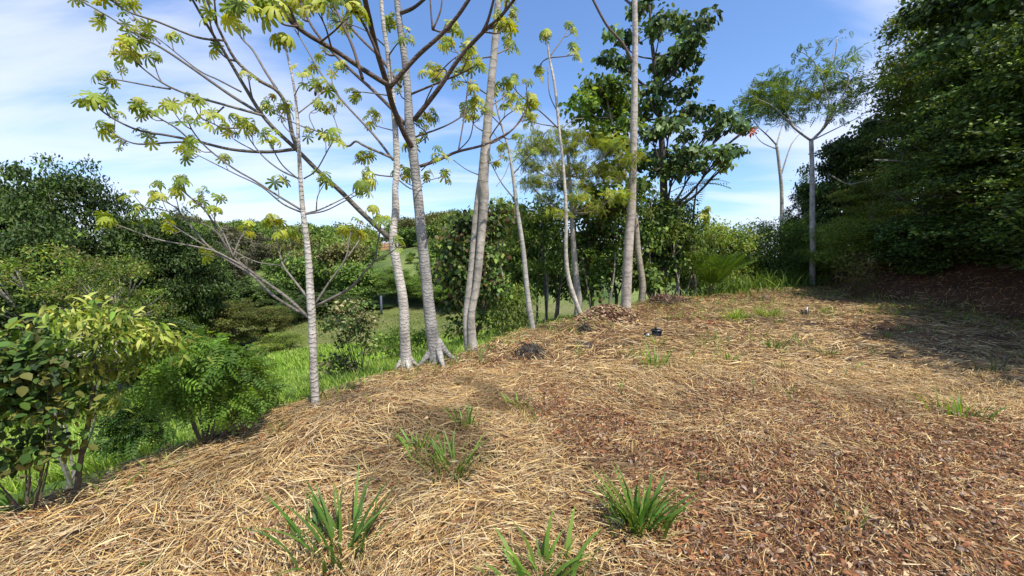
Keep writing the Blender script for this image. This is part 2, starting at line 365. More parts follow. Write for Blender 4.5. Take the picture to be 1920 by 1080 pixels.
def straw_layer(n, ylo, yhi, pw, lmin, lmax, wmin, wmax, lift):
    mb = MB(); x, y = sample(n, ylo, yhi, pw)
    dd = edge_d(x, y); keep = (dd < .02 + .1 * rng.random(n) + .7 * (fbm(x, y, .45) - .42)) & (x - bank_x(y) < 5)
    x, y, dd = x[keep], y[keep], dd[keep]; n = len(x)
    lit = littering(x, y) + .95 * sstep((x - bank_x(y)) / .8)
    # combed direction: flow field, following the edge on the left
    a = fbm(x + 100, y, 1.3) * 7.5 + .35
    near_edge = sstep((dd + 1.6) / 1.4)
    ang = a * (1 - near_edge) + .55 * near_edge + rng.normal(size=n) * (.45 + .95 * (rng.random(n) < .5))
    ln = (lmin + (lmax - lmin) * rng.random(n) ** 1.6) * (1 - .5 * np.clip(lit, 0, 1)); wd = (wmin + (wmax - wmin) * rng.random(n) ** 2)
    nrm = surf_normal(x, y); z = height(x, y) + rng.random(n) ** 1.7 * lift * (1 - .4 * np.clip(lit, 0, 1)) + .004
    fw = np.stack([np.cos(ang), np.sin(ang), np.zeros(n)], -1); fw = norm(fw - nrm * (fw * nrm).sum(1)[:, None] + nrm * (rng.normal(size=n) * .11)[:, None])
    fr = frames(fw, norm(nrm + rdir(n) * .55))
    ci = rng.integers(0, len(STRAW), n); c = STRAW[ci]; br = rng.random(n) < (.13 + .55 * lit); c = np.where(br[:, None], BROWN[rng.integers(0, len(BROWN), n)], c)
    rot = sstep((fbm(x + 70, y - 30, .55) - .56) * 7) * sstep((fbm(x - 70, y + 30, 2.2) - .4) * 4)
    c = c * (.94 - .5 * rot)[:, None] * np.array([1.02, .98, .9])
    c = np.clip(c * (1 + .4 * (rng.random((n, 1)) - .5)), .01, .9)
    bend = rng.normal(size=n) * .10
    V = np.zeros((n, 8, 3))
    for i, t in enumerate((-.5, -.17, .17, .5)):
        ww = .5 * (1 if i in (1, 2) else .45)
        V[:, 2 * i, 0] = -wd * ww + bend * ln * (t * t * 4 - .5) * .5; V[:, 2 * i + 1, 0] = wd * ww + bend * ln * (t * t * 4 - .5) * .5
        V[:, 2 * i:2 * i + 2, 1] = (ln * t)[:, None]; V[:, 2 * i:2 * i + 2, 2] = (.05 * ln * (1 - t * t * 4))[:, None]
    W = np.stack([x, y, z], -1)[:, None] + np.einsum('nvk,nkj->nvj', V, fr)
    f = np.array([(0, 1, 3, 2), (2, 3, 5, 4), (4, 5, 7, 6)]); off = (np.arange(n) * 8)[:, None, None]
    mb.add(W.reshape(-1, 3), [(f[None] + off).reshape(-1, 4)], np.repeat(c, 8, 0))
    return mb
s1 = straw_layer(150000, .9, 5.2, 1.7, .04, .25, .002, .0062, .05)
s2 = straw_layer(110000, 4.6, 17, 1.25, .07, .32, .005, .013, .05)
s3 = straw_layer(90000, .9, 7, 1.7, .015, .07, .002, .007, .055)
s1.f += [f + s1.n for f in s3.f]; s1.v += s3.v; s1.c += s3.c; s1.n += s3.n
s1.f += [f + s1.n for f in s2.f]; s1.v += s2.v; s1.c += s2.c
tag(s1.build('straw', M_straw), 'cut dry straw strewn over the whole clearing', 'straw', kind='stuff')
def leaves_layer(mb, n, ylo, yhi, pw, smin, smax):
    x, y = sample(n, ylo, yhi, pw); lit = littering(x, y) + .6 * sstep((x - bank_x(y)) / .6)
    dd = edge_d(x, y); keep = (dd < .1) & (rng.random(n) < .10 + .9 * lit) & (x - bank_x(y) < 5); x, y = x[keep], y[keep]; n = len(x)
    nrm = surf_normal(x, y); z = height(x, y) + .005 + .045 * rng.random(n)
    fr = frames(rdir(n) * np.array([1, 1, .3]), norm(nrm + rdir(n) * .8)); s = smin + (smax - smin) * rng.random(n) ** 1.5
    LC = np.array([(.22, .085, .035), (.30, .12, .045), (.16, .07, .036), (.34, .18, .085), (.27, .20, .15), (.10, .052, .034), (.42, .29, .16), (.25, .10, .04), (.19, .11, .07)])
    c = LC[rng.integers(0, len(LC), n)] * (1 + .4 * (rng.random((n, 1)) - .5))
    tv, tf = t_long(); tv = tv * np.array([1.7, 1, 1.6]) - np.array([0, .5, 0]); mb.inst(tv, tf, np.stack([x, y, z], -1), fr, s, c)
mb = MB(); leaves_layer(mb, 80000, .9, 5.5, 1.8, .012, .046); leaves_layer(mb, 60000, 5, 17, 1.3, .03, .08)
tag(mb.build('fallen_leaves', M_litter), 'reddish brown fallen leaves scattered among the straw', 'leaves', kind='stuff')

mb = MB(); n = 60000; x, y = sample(n, 2.2, 16, 1.2); dd = edge_d(x, y); cl = fbm(x - 20, y + 8, .7) + .22 * sstep((y - 6.5) / 4) + .30 * np.exp(-((dd + .1) / .35) ** 2) - .22 * sstep((6 - y) / 4)
k = (dd < .5) & (x - bank_x(y) < .5) & (rng.random(n) < sstep((cl - .55) * 6)); x, y = x[k], y[k]; n = len(x)
mb.inst(BLADE[0] * [1.1, 1, 1], BLADE[1], np.stack([x, y, height(x, y)], -1), frames(norm(rdir(n) * .6 + [0, 0, 1]), norm(rdir(n) * [1, 1, .1])), .05 + .20 * rng.random(n) ** 2, vary((.20, .27, .05), n, .4, .2))
tag(mb.build('sprouting_grass', M_grass), 'thin scattered young grass blades coming up through the straw', 'grass', kind='stuff')
# ------------------------------------------------------------------ living grass on the slope outside the clearing
def grass_field(n, ylo, yhi, pw, lmin, lmax, wmul, cols, dmin=.15, xr=None, ymax_d=None):
    mb = MB(); y = (ylo ** pw + (yhi ** pw - ylo ** pw) * rng.random(n)) ** (1 / pw); x = -1.45 * y - 1 + rng.random(n) * (1.45 * y + 1 + np.minimum(y * .45 + .5, 9))
    dd = edge_d(x, y); k = (dd > dmin) & (rng.random(n) < sstep((dd - dmin + .3) / .5)); x, y, dd = x[k], y[k], dd[k]; n = len(x)
    clump = fbm(x, y, .8); ln = (lmin + (lmax - lmin) * rng.random(n)) * (.55 + 1.0 * clump) * (.55 + .45 * sstep(dd / 1.2))
    fw = norm(rdir(n) * .38 + np.array([-.12, -.1, 1])); fr = frames(fw, norm(rdir(n) * np.array([1, 1, .1])))
    c = np.array(cols)[rng.integers(0, len(cols), n)] * (.65 + .7 * fbm(x + 40, y, 1.4))[:, None] * (1 + .3 * (rng.random((n, 1)) - .5))
    tv = BLADE2[0] * np.array([wmul, 1, 1]); mb.inst(tv, BLADE2[1], np.stack([x, y, height(x, y) - .01], -1), fr, ln, np.clip(c, .004, .9))
    return mb
GC = [(.24, .38, .04), (.19, .32, .03), (.32, .43, .06), (.13, .24, .025), (.38, .43, .11)]
g1 = grass_field(110000, 2, 9, 1.4, .12, .30, .75, GC)
g2 = grass_field(90000, 8.5, 20, 1.2, .14, .28, 1.6, GC); g1.f += [f + g1.n for f in g2.f]; g1.v += g2.v; g1.c += g2.c
g3 = grass_field(60000, 19, 42, 1.2, .07, .17, 5.0, [(.20, .24, .05), (.16, .20, .04), (.26, .27, .09), (.12, .16, .03)]); g1.n = sum(len(q) for q in g1.v); g1.f += [f + g1.n for f in g3.f]; g1.v += g3.v; g1.c += g3.c
tag(g1.build('grass', M_grass), 'lush bright green grass covering the slope below the clearing', 'grass', kind='stuff')

# ------------------------------------------------------------------ cecropias
PALE = (.50, .455, .39); GREYB = (.17, .148, .12); BROWNB = (.20, .15, .11); DARKB = (.075, .058, .048)
CEC = [(.30, .36, .04), (.23, .31, .035), (.38, .42, .055), (.15, .22, .03), (.46, .48, .10)]
def tip_leaves(mb, tip, dirv, n, size, cols, red=.006, r=rng):
    """a whorl of long stalked palmate leaves drooping round a branch tip"""
    dirv = norm(np.asarray(dirv, float)); pos = []; fw = []; up = []; cc = []; ss = []
    for i in range(n):
        a = 2.4 * i + r.random() * .6; side = norm(np.cross(dirv, [0.2, .1, 1]) + 1e-3); s2 = np.cross(side, dirv)
        o = norm(side * math.cos(a) + s2 * math.sin(a)); stalk = size * (.45 + .75 * r.random())
        q = norm(o * .9 + dirv * (.25 + .5 * r.random()) + np.array([0, 0, .35]))
        p0 = np.asarray(tip) - dirv * size * .35 * r.random(); p1 = p0 + q * stalk * .6; p2 = p0 + q * stalk + np.array([0, 0, -.06 * size])
        mb.tube([p0, p1, p2], [size * .016] * 3, (.26, .20, .07), 3, 2)
        pos.append(p2); h = norm(np.array([q[0], q[1], -.45 - .9 * r.random()])); fw.append(h)
        up.append(norm(np.array([0, 0, 1.0]) + q * .75 + r.normal(size=3) * .22)); ss.append(size * (.42 + .74 * r.random()))
        c = np.array(cols[r.integers(0, len(cols))]) * (1 + .3 * (r.random() - .5)); cc.append((.13, .035, .02) if r.random() < red else c)
    pk = r.integers(0, 4, len(pos)); FRM = frames(np.array(fw), np.array(up))
    for q in range(4):
        m_ = pk == q
        if m_.any(): mb.inst(PALMS[q][0], PALMS[q][1], np.array(pos)[m_], FRM[m_], np.array(ss)[m_], np.array(cc)[m_])
def limb_pts(path, D0, D1):
    n = len(path); return np.array([P(u, v, D0 + (D1 - D0) * (i / (n - 1)) ** 1.15) for i, (u, v) in enumerate(path)])
def pxr(w_, D): return w_ * .40 / F * D
def cecropia(label, D, trunk, tw, branches, leafsize, mat=M_bark, tcol=PALE, bcol=GREYB, roots=0, top=None, cols=CEC, trunkD=None, baseD=None, name='cecropia_tree', cat='tree', group=None, stem2=None):
    base = G(*trunk[0]) if trunk[0][1] > 0 else None
    if baseD: base = P(trunk[0][0], 475, baseD); base[2] = hz(base[0], baseD)
    D = base[1]; Dt = trunkD if trunkD else D
    pts = np.array([P(u, v, D + (Dt - D) * i / (len(trunk) - 1)) for i, (u, v) in enumerate(trunk)]); pts[0] = base - [0, 0, .08]
    root = thing(name, label, cat, base, group)
    mb = MB(); mb.tube(pts, [pxr(a, D) for a in tw], tcol, 12, 6, .05)
    for k in range(roots):
        a = k * 2 * math.pi / roots + .5; r0 = pxr(tw[0], D); dr = np.array([math.cos(a), math.sin(a), 0])
        e = base + dr * r0 * 2.5; e[2] = hz(e[0], e[1]) - .03
        mb.tube([base + [0, 0, r0 * 2.6], base + dr * r0 * 1.1 + [0, 0, r0 * 1.0], e], [r0 * .45, r0 * .34, r0 * .12], tcol, 7, 4)
    mb.build('trunk', mat, root, True)
    if stem2:
        p, ws = stem2; q = np.array([P(u, v, D + .05) for u, v in p]); q[0][2] -= .08
        m2 = MB(); m2.tube(q, [pxr(a, D) for a in ws], tcol, 10, 6, .05); m2.build('second_trunk', mat, root, True)
    lf = MB(); any_leaf = False
    for br in branches:
        path, w0, w1, dD, leaf = br[:5]; start = br[5] if len(br) > 5 else 0
        m = MB(); q = limb_pts(path, D + start, D + start + dD)
        q = m.tube(q, np.linspace(pxr(w0, D), pxr(w1, D), len(path)) * .88, np.array(bcol) * (.8 + .5 * random.random()), 7, 5, .06)
        m.build('branch', M_twig if w0 < 9 else mat, root, True)
        if leaf:
            sz = leafsize * .9 * (br[6] if len(br) > 6 else 1)
            tip_leaves(lf, q[-1], q[-1] - q[-4], leaf, sz, cols); any_leaf = True
            nsub = 0 if leaf < 5 else (2 if len(path) > 4 else 1)
            for j in range(nsub):        # short side shoots near the tip
                i = int(len(q) * (.62 + .22 * j)); sg = random.choice((-1, 1)); dv = norm(q[min(i + 1, len(q) - 1)] - q[i - 1])
                e = q[i] + (dv * .8 + np.cross(dv, [0, 1, 0]) * sg * .6 + np.array([0, random.uniform(-.5, .5), .25])) * leafsize * (1.0 + random.random())
                m3 = MB(); m3.tube([q[i], (q[i] + e) / 2 + [0, 0, -.03], e], [pxr(w1, D), pxr(w1, D) * .8, pxr(w1, D) * .6], bcol, 5, 3); m3.build('twig', M_twig, root, True)
                tip_leaves(lf, e, e - q[i], max(3, leaf - 2), sz * .9, cols)
    if top: tip_leaves(lf, pts[-1], pts[-1] - pts[-2], top, leafsize, cols); any_leaf = True
    if any_leaf: lf.build('crown', M_cec, root)
    return root, D

# A: slender cecropia in front, at the edge
A_br = [
 ([(583, 600), (537, 557), (481, 517), (437, 480), (411, 439), (386, 396), (352, 366), (333, 350)], 9, 3, -.2, 7, 0, .85),
 ([(463, 504), (400, 469), (370, 439), (344, 408), (326, 387), (289, 369)], 6, 2.5, .0, 6, -.1, .85),
 ([(437, 480), (420, 440), (411, 425), (389, 392), (372, 378)], 4, 2, .3, 6, -.1, .85),
 ([(455, 498), (407, 473), (370, 463), (296, 449), (237, 428), (200, 413)], 5, 2, -.3, 5, -.1, .8),
 ([(437, 482), (449, 450), (462, 430)], 4, 2.5, .3, 5, -.1, .85),
 ([(430, 470), (400, 430), (350, 410), (300, 392), (262, 392)], 3.5, 2, -.2, 5, -.15, .8),
 ([(581, 596), (541, 573), (507, 550), (474, 517), (430, 490), (380, 458), (340, 433), (312, 415)], 9, 3, .7, 6),
 ([(581, 563), (548, 521), (530, 495), (519, 450), (515, 415)], 7, 3, .4, 7),
 ([(530, 495), (546, 465), (544, 440)], 4, 2.5, .3, 6, .2),
 ([(526, 498), (481, 491), (444, 473), (430, 455)], 4, 2, .5, 0, .2),
 ([(593, 567), (615, 532), (647, 486), (655, 448), (658, 432)], 6, 2.5, .5, 6),
 ([(645, 490), (670, 456), (678, 440)], 4, 2.5, .3, 5, .3),
 ([(595, 573), (655, 541), (681, 512), (702, 488), (710, 443), (716, 412)], 8, 2.5, -.2, 6),
 ([(702, 488), (725, 478), (748, 462)], 4, 2, -.2, 4, -.15),
 ([(567, 395), (518, 365), (478, 339), (437, 315), (389, 278), (363, 248), (352, 226)], 6, 2.5, -.5, 6),
 ([(567, 399), (530, 382), (490, 350), (441, 326), (381, 296), (350, 280)], 5, 2, .4, 6),
 ([(500, 357), (522, 372), (520, 342)], 3, 2, .1, 4),
 ([(575, 400), (600, 393), (640, 374), (667, 359), (691, 338)], 5, 2, .5, 6),
 ([(573, 402), (610, 395), (650, 375), (682, 359)], 4, 2, -.4, 4),
 ([(593, 395), (596, 367), (611, 340)], 3.5, 2, .1, 5),
 ([(561, 335), (526, 319), (493, 293), (467, 259), (455, 232)], 5, 2.5, .5, 6),
 ([(561, 337), (530, 310), (512, 280), (500, 255)], 4, 2, -.4, 5),
 ([(570, 335), (593, 319), (615, 281), (628, 258)], 4, 2, -.3, 5),
 ([(558, 262), (532, 235), (528, 212)], 3.5, 2, .2, 5),
 ([(556, 215), (593, 185), (607, 165)], 3.5, 2, .2, 6),
 ([(552, 180), (562, 162), (580, 155)], 3, 2, -.2, 5),
]
cecropia('slender ringed trunk rising from the straw edge, nearest of the tall trees', 4, [(592, 763), (588, 690), (585, 600), (583, 570), (577, 470), (568, 395), (563, 330), (560, 270), (556, 200), (549, 150), (538, 100), (534, 78)],
         [20, 18, 17, 19, 14, 11, 9, 8, 6, 5, 4, 4], A_br, .09, top=11)

# B: pale trunk forking into the great left-leaning limb
B_br = [
 ([(732, 448), (681, 401), (638, 358), (600, 324), (559, 283), (500, 226), (459, 163), (425, 105), (389, 48), (350, -20)], 14, 4, -1.2, 6),
 ([(552, 280), (500, 285), (433, 280), (370, 265), (315, 254), (259, 244), (207, 219), (172, 192)], 8, 3, -.5, 7, -.5, 1.1),
 ([(370, 265), (322, 267), (259, 270), (225, 258), (196, 240)], 5, 2.5, .3, 6, -.7),
 ([(356, 262), (330, 240), (300, 222), (262, 198)], 4, 2.5, -.3, 6, -.7),
 ([(558, 278), (548, 252), (537, 200), (519, 170), (485, 150), (444, 115), (422, 78), (402, 36), (380, -20)], 10, 4, -.6, 6, -.5),
 ([(419, 76), (370, 70), (296, 41), (241, 22), (200, -6)], 5, 3, -.3, 6, -.9),
 ([(519, 167), (497, 133), (474, 94), (449, 64), (440, 10)], 6, 3, .4, 7, -.6),
 ([(495, 217), (419, 196), (356, 178), (311, 159), (274, 133), (240, 104)], 6, 2.5, -.4, 7, -.7, 1.1),
 ([(319, 167), (281, 161), (222, 150), (200, 148)], 4, 2, .3, 6, -.9),
 ([(485, 211), (426, 174), (352, 122), (300, 88), (259, 67), (207, 33), (140, -5)], 7, 3, .4, 6, -.7),
 ([(452, 172), (410, 150), (370, 130), (300, 75), (270, 58)], 4, 2, .3, 6, -.7),
 ([(300, 82), (280, 60), (250, 30), (232, 5)], 4, 2, .1, 5, -.3),
 ([(420, 200), (390, 225), (372, 215), (362, 190)], 3.5, 2, -.3, 6, -.7),
 ([(450, 240), (420, 240), (400, 232), (385, 225)], 3.5, 2, -.5, 7, -.6),
 ([(480, 284), (440, 262), (425, 245)], 3, 2, .3, 6, -.6),
 ([(737, 300), (700, 252), (648, 196), (604, 141), (567, 78), (530, 20)], 7, 3, .8, 6),
 ([(640, 188), (622, 150), (640, 125)], 3, 2, .2, 5, .3),
 ([(735, 296), (685, 274), (667, 265), (652, 274), (626, 261), (590, 244), (567, 237), (520, 215), (500, 200)], 7, 2.5, .6, 6),
 ([(640, 265), (628, 225), (617, 200)], 3, 2, .3, 6, .3),
 ([(590, 243), (580, 215), (600, 200)], 3, 2, .2, 5, .4),
 ([(742, 332), (700, 326), (690, 310), (688, 290)], 4, 2, .3, 6),
 ([(744, 335), (775, 355), (800, 340), (835, 330)], 4, 2, .4, 5),
 ([(735, 180), (700, 175), (672, 172), (662, 172)], 4, 2, .6, 6),
 ([(728, 105), (745, 82), (762, 70)], 4, 2, -.4, 5),
 ([(726, 90), (690, 60), (655, 45), (640, 42)], 4, 2, .8, 6),
 ([(738, 245), (705, 235), (697, 222)], 3, 2, .3, 6),
]
cecropia('pale trunk with flared roots and one long limb sweeping far left', 5, [(757, 693), (760, 650), (758, 600), (755, 558), (747, 512), (738, 460), (738, 426), (742, 397), (741, 354), (744, 315), (741, 241), (733, 156), (726, 93), (718, 37), (712, -40)],
         [32, 25, 24, 23, 21, 22, 17, 18, 14, 15, 13, 11, 10, 9, 8], B_br, .105, baseD=4.95, roots=4, mat=M_bark)

# C: dark leaning trunk with dark reddish limbs overhead
C_br = [
 ([(776, 226), (822, 167), (863, 107), (907, 59), (937, 33), (975, -15)], 13, 6, -.9, 6),
 ([(905, 60), (916, 35), (928, -10)], 8, 5, -.2, 0, -.6),
 ([(775, 280), (759, 252), (737, 200), (726, 159), (707, 96), (693, 37), (680, -20)], 15, 10, -1.4, 0),
 ([(728, 160), (685, 133), (630, 96), (574, 63), (537, 33), (495, -10)], 11, 7, -.7, 6, -.8, 1.3),
 ([(730, 165), (781, 107), (822, 70), (856, 33), (885, -10)], 10, 7, -.3, 0, -.9),
 ([(759, 233), (737, 207), (700, 170), (656, 130), (622, 96), (585, 50), (560, -5)], 10, 6, .5, 6),
 ([(752, 163), (715, 111), (678, 74), (648, 41), (626, 22), (600, -10)], 8, 4, .5, 6),
 ([(712, 110), (690, 60), (668, 20), (655, -15)], 6, 4, -.3, 5, -1.3),
 ([(680, 148), (662, 90), (640, 40), (618, -10)], 7, 4, .2, 6, -1.0),
 ([(787, 312), (822, 300), (856, 285), (900, 274), (926, 263), (963, 241), (990, 200), (996, 190)], 9, 3, .3, 6),
 ([(859, 285), (870, 222), (876, 170), (878, 130)], 4, 3, .3, 7, .2),
 ([(855, 286), (880, 260), (888, 225), (890, 200)], 3.5, 2, -.3, 6, .2),
 ([(778, 257), (833, 237), (870, 215), (893, 190)], 5, 2.5, .5, 6),
 ([(767, 178), (822, 155), (870, 135), (895, 120)], 6, 3, -.3, 5),
 ([(835, 148), (835, 130), (808, 135)], 4, 2, .3, 7, -.2),
 ([(812, 160), (795, 200), (800, 225)], 3.5, 2, .3, 6, -.2),
 ([(812, 150), (845, 115), (880, 90)], 4, 2, .3, 6, -.2),
 ([(750, 25), (775, 15), (800, -5)], 10, 7, -.3, 0),
 ([(810, 55), (830, 60), (845, 50)], 5, 3, .2, 6, -.4),
 ([(811, 55), (808, 20), (806, -15)], 5, 3, 0, 0, -.4),
 ([(812, 55), (826, 20), (830, -15)], 5, 3, 0, 0, -.4),
 ([(768, 60), (752, 45), (733, 40)], 4, 2, .2, 6),
 ([(772, 190), (752, 180), (748, 145)], 4, 2, .5, 6),
 ([(776, 230), (800, 250), (795, 262), (770, 275)], 3, 2, .4, 6),
 ([(792, 350), (766, 345), (752, 325)], 3, 2, .5, 6),
 ([(790, 320), (810, 300), (825, 290)], 3, 2, -.4, 5),
 ([(910, 60), (935, 62), (950, 45)], 4, 2, .2, 7, -.6),
 ([(560, 50), (530, 45), (508, 22)], 4, 2, -.2, 8, -1.5, 1.2),
 ([(622, 92), (610, 50), (590, 12)], 4, 2, -.3, 8, -1.2, 1.2),
 ([(600, 80), (640, 45), (655, 8)], 4, 2, -.3, 8, -1.2, 1.3),
 ([(520, 30), (480, 20), (450, 5)], 4, 2, -.2, 7, -1.5, 1.1),
]
cecropia('thick dark-footed leaning trunk with heavy dark limbs crossing overhead', 5.3, [(820, 682), (812, 635), (806, 590), (798, 512), (791, 448), (785, 384), (778, 315), (768, 237), (765, 178), (759, 111), (748, 37), (742, -30)],
         [44, 30, 28, 25, 24, 23, 21, 22, 17, 16, 14, 13], C_br, .118, roots=4, tcol=(.33, .31, .28), bcol=(.13, .095, .075))

# D: double trunk
D_br = [
 ([(918, 180), (895, 165), (875, 155), (859, 152)], 4, 2, -.3, 6),
 ([(924, 106), (900, 109), (870, 109), (850, 90), (842, 78)], 4, 2, .3, 6),
 ([(925, 104), (945, 95), (958, 88)], 4, 2.5, .2, 7),
 ([(908, 274), (935, 262), (960, 244), (985, 215), (1000, 190)], 5, 2.5, .3, 7),
 ([(912, 268), (930, 240), (948, 218), (975, 200)], 4, 2, -.4, 6),
 ([(918, 200), (945, 180), (948, 155)], 3.5, 2, .4, 7),
 ([(912, 250), (890, 235), (880, 215)], 3.5, 2, .2, 6),
 ([(930, 20), (950, 35), (962, 30)], 4, 2, .2, 6),
 ([(905, 310), (935, 300), (945, 290)], 3.5, 2, .3, 5),
 ([(902, 330), (875, 318), (850, 300)], 3, 2, .5, 0),
]
cecropia('tall smooth double trunk whose two stems fuse halfway up', 6, [(887, 657), (884, 593), (894, 533), (902, 448), (908, 370), (906, 335), (912, 259), (919, 178), (927, 93), (934, 0), (937, -40)],
         [24, 17, 17, 19, 22, 24, 21, 18, 16, 14, 13], D_br, .115, mat=M_bark2, tcol=(.42, .375, .31), stem2=([(879, 655), (874, 600), (880, 540), (886, 480), (892, 410), (899, 345), (904, 320)], [19, 16, 16, 15, 15, 13, 8]))

# E: thin leaning pale sapling behind, left of the grove
E_br = [
 ([(965, 374), (941, 344), (925, 315), (912, 292)], 4, 2, .4, 5),
 ([(963, 326), (985, 300), (1000, 285)], 3, 2, -.3, 5),
 ([(952, 274), (935, 262), (925, 248)], 3, 2, .3, 0),
 ([(933, 207), (945, 190), (950, 178)], 3, 2, .3, 5),
 ([(941, 237), (925, 220), (918, 210)], 3, 2, -.3, 5),
 ([(957, 300), (945, 330), (930, 350)], 2.5, 1.5, -.5, 0)]
cecropia('thin pale stem leaning left out of the brush, bare for most of its height', 7.5, [(1000, 617), (989, 550), (981, 468), (970, 394), (963, 338), (957, 300), (952, 274), (941, 237), (933, 207), (926, 170)], [14, 12, 11, 9, 8, 6, 5, 5, 4, 3], E_br, .115, mat=M_bark2, top=6, tcol=(.40, .37, .32))

# F: crooked white stem with a small open crown high up
F_br = [
 ([(1030, 107), (1053, 75), (1067, 50)], 3.5, 2, .3, 6),
 ([(1030, 108), (1056, 106), (1078, 103)], 3.5, 2, -.3, 7),
 ([(1030, 108), (1018, 115), (1008, 128)], 3.5, 2, .2, 7),
 ([(1046, 240), (1020, 215), (997, 196), (975, 178), (960, 161)], 4, 2, -.4, 6),
 ([(1046, 238), (1010, 232), (990, 225)], 3, 2, .5, 5),
 ([(1048, 245), (1075, 225), (1095, 222)], 3, 2, .4, 0),
 ([(1045, 210), (1030, 175), (1027, 125)], 3, 2, .3, 0)]
cecropia('crooked whitish stem bent at the foot with a small leafy top against the sky', 8.2, [(1093, 594), (1078, 561), (1065, 516), (1061, 468), (1062, 413), (1059, 350), (1054, 290), (1048, 241), (1041, 167), (1030, 107), (1025, 70)], [11, 11, 10, 9, 8, 7, 6, 6, 6, 5, 3], F_br, .14, mat=M_bark2, top=8, tcol=(.52, .46, .38))

# G: tall straight bare trunk on the crest
G_br = [
 ([(1187, 118), (1167, 81), (1138, 48), (1112, 0), (1100, -25)], 7, 5, -.5, 0),
 ([(1190, 12), (1178, 4), (1165, -8)], 7, 5, .3, 0)]
cecropia('tallest straight bare trunk, tan at its foot beside the brush pile', 9.6, [(1173, 580), (1176, 513), (1180, 439), (1184, 396), (1187, 296), (1189, 222), (1190, 148), (1191, 74), (1190, 0), (1189, -40)], [25, 23, 21, 20, 17, 16, 14, 13, 11, 10], G_br, .16, mat=M_bark2, tcol=(.47, .40, .33), bcol=(.12, .09, .07))
# ------------------------------------------------------------------ trees and shrubs in the grove
G_DARK = [(0.049, 0.096, 0.019), (0.070, 0.125, 0.026), (0.036, 0.070, 0.019), (0.102, 0.160, 0.033)]
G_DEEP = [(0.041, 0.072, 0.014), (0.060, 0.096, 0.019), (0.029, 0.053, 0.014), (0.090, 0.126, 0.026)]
G_MID = [(0.106, 0.188, 0.030), (0.150, 0.237, 0.037), (0.075, 0.131, 0.025), (0.188, 0.250, 0.050)]
G_LITE = [(0.157, 0.224, 0.034), (0.202, 0.258, 0.045), (0.112, 0.190, 0.028), (0.246, 0.280, 0.067)]
G_OLIV = [(0.120, 0.132, 0.036), (0.156, 0.156, 0.042), (0.084, 0.108, 0.026), (0.192, 0.168, 0.060)]
G_BRWN = [(.10, .06, .028), (.13, .085, .035), (.06, .07, .02), (.045, .06, .016)]
def lob(u, v, r, D, ry=None, rz=None):   # crown lobe seen at (u, v), radius r pixels, D metres away
    R = r / F * D; return (P(u, v, D), (R, (ry / F * D) if ry else R, (rz / F * D) if rz else R * .8))
def shrub(name, label, cat, base, lobes, nclump, k, size, cols, tpl=LEAF, spread=.15, droop=.3, up=.6, mat=None, stems=3, sw=.02, scol=(.12, .09, .06), group=None, shell=.45, trunk=None, tmat=None):
    root = thing(name, label, cat, base, group)
    mb = MB()
    if trunk is not None:
        pts, rad = trunk; mb.tube(pts, rad, scol, 9, 5, .05); mb.build('trunk', tmat or M_twig, root, True)
        b = MB(); p = np.asarray(pts)
        for c, r in lobes:
            i = np.argmin(np.abs(p[:, 2] - (c[2] - .9 * abs(r[2]) - .35 * np.hypot(*(c - p[-1])[:2])))); i = min(max(i, 1), len(p) - 1)
            s0 = p[i]; mid = (s0 + c) / 2 + np.array([0, 0, -.12 * np.linalg.norm(c - s0)])
            b.tube([s0, mid, c], [rad[i] * .45, rad[i] * .3, rad[i] * .12], scol, 6, 5)
            for q in range(3): b.tube([mid + (c - mid) * .4, c + rdir(1)[0] * r * .7], [rad[i] * .2, rad[i] * .06], scol, 4, 1)
        b.build('branch', tmat or M_twig, root, True)
    else:
        for i, (c, r) in enumerate(lobes):
            for q in range(max(1, stems)):
                o = np.array([random.uniform(-1, 1), random.uniform(-1, 1), 0]) * sw * 3
                e = c + rdir(1)[0] * r * .55; s0 = np.asarray(base) + o - [0, 0, .05]
                mid = s0 * .45 + e * .55 + np.array([0, 0, -.1]) * np.linalg.norm(e - s0) + rdir(1)[0] * .04
                mb.tube([s0, mid, e], [sw, sw * .6, sw * .25], scol, 5, 4)
        mb.build('stem', tmat or M_twig, root, True)
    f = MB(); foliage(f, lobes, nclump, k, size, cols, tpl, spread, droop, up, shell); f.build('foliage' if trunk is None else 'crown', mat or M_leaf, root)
    return root
def zl(u, v, D): return P(u, v, D)

# foreground shrubs on the left
b = G(58, 965); D = b[1]
shrub('broadleaf_shrub', 'dark big-leaved shrub at the left border, its two stems standing on the straw edge', 'shrub', b,
      [lob(20, 690, 55, D), lob(75, 700, 40, D), lob(20, 770, 45, D), lob(55, 645, 34, D + .2), lob(112, 770, 24, D), lob(-60, 700, 80, D), lob(40, 850, 34, D), lob(105, 715, 26, D + .1), lob(95, 850, 20, D)], 480, 7, .043, [(.07, .13, .02), (.05, .10, .018), (.12, .20, .03), (.14, .14, .03), (.035, .065, .015)], BROAD, .06, .5, .9, M_thick, 1, .006)
b = G(140, 935); D = b[1]
shrub('long_leaved_shrub', 'yellow-green shrub with long drooping pointed leaves and one bare leaning stem', 'shrub', b,
      [lob(152, 602, 34, D), lob(202, 622, 34, D), lob(262, 628, 28, D + .1), lob(305, 650, 26, D + .2), lob(215, 684, 22, D + .2), lob(160, 695, 24, D), lob(186, 760, 12, D)], 210, 7, .06, [(.30, .35, .06), (.20, .28, .04), (.38, .40, .10), (.12, .20, .03)], LONG, .06, .9, .7, M_leaf, 1, .012,
      trunk=([b - [0, 0, .05], P(150, 870, D), P(166, 790, D), P(178, 700, D), P(175, 640, D)], [.016, .014, .012, .009, .006]), scol=(.10, .08, .055))
b = G(385, 836); D = b[1]
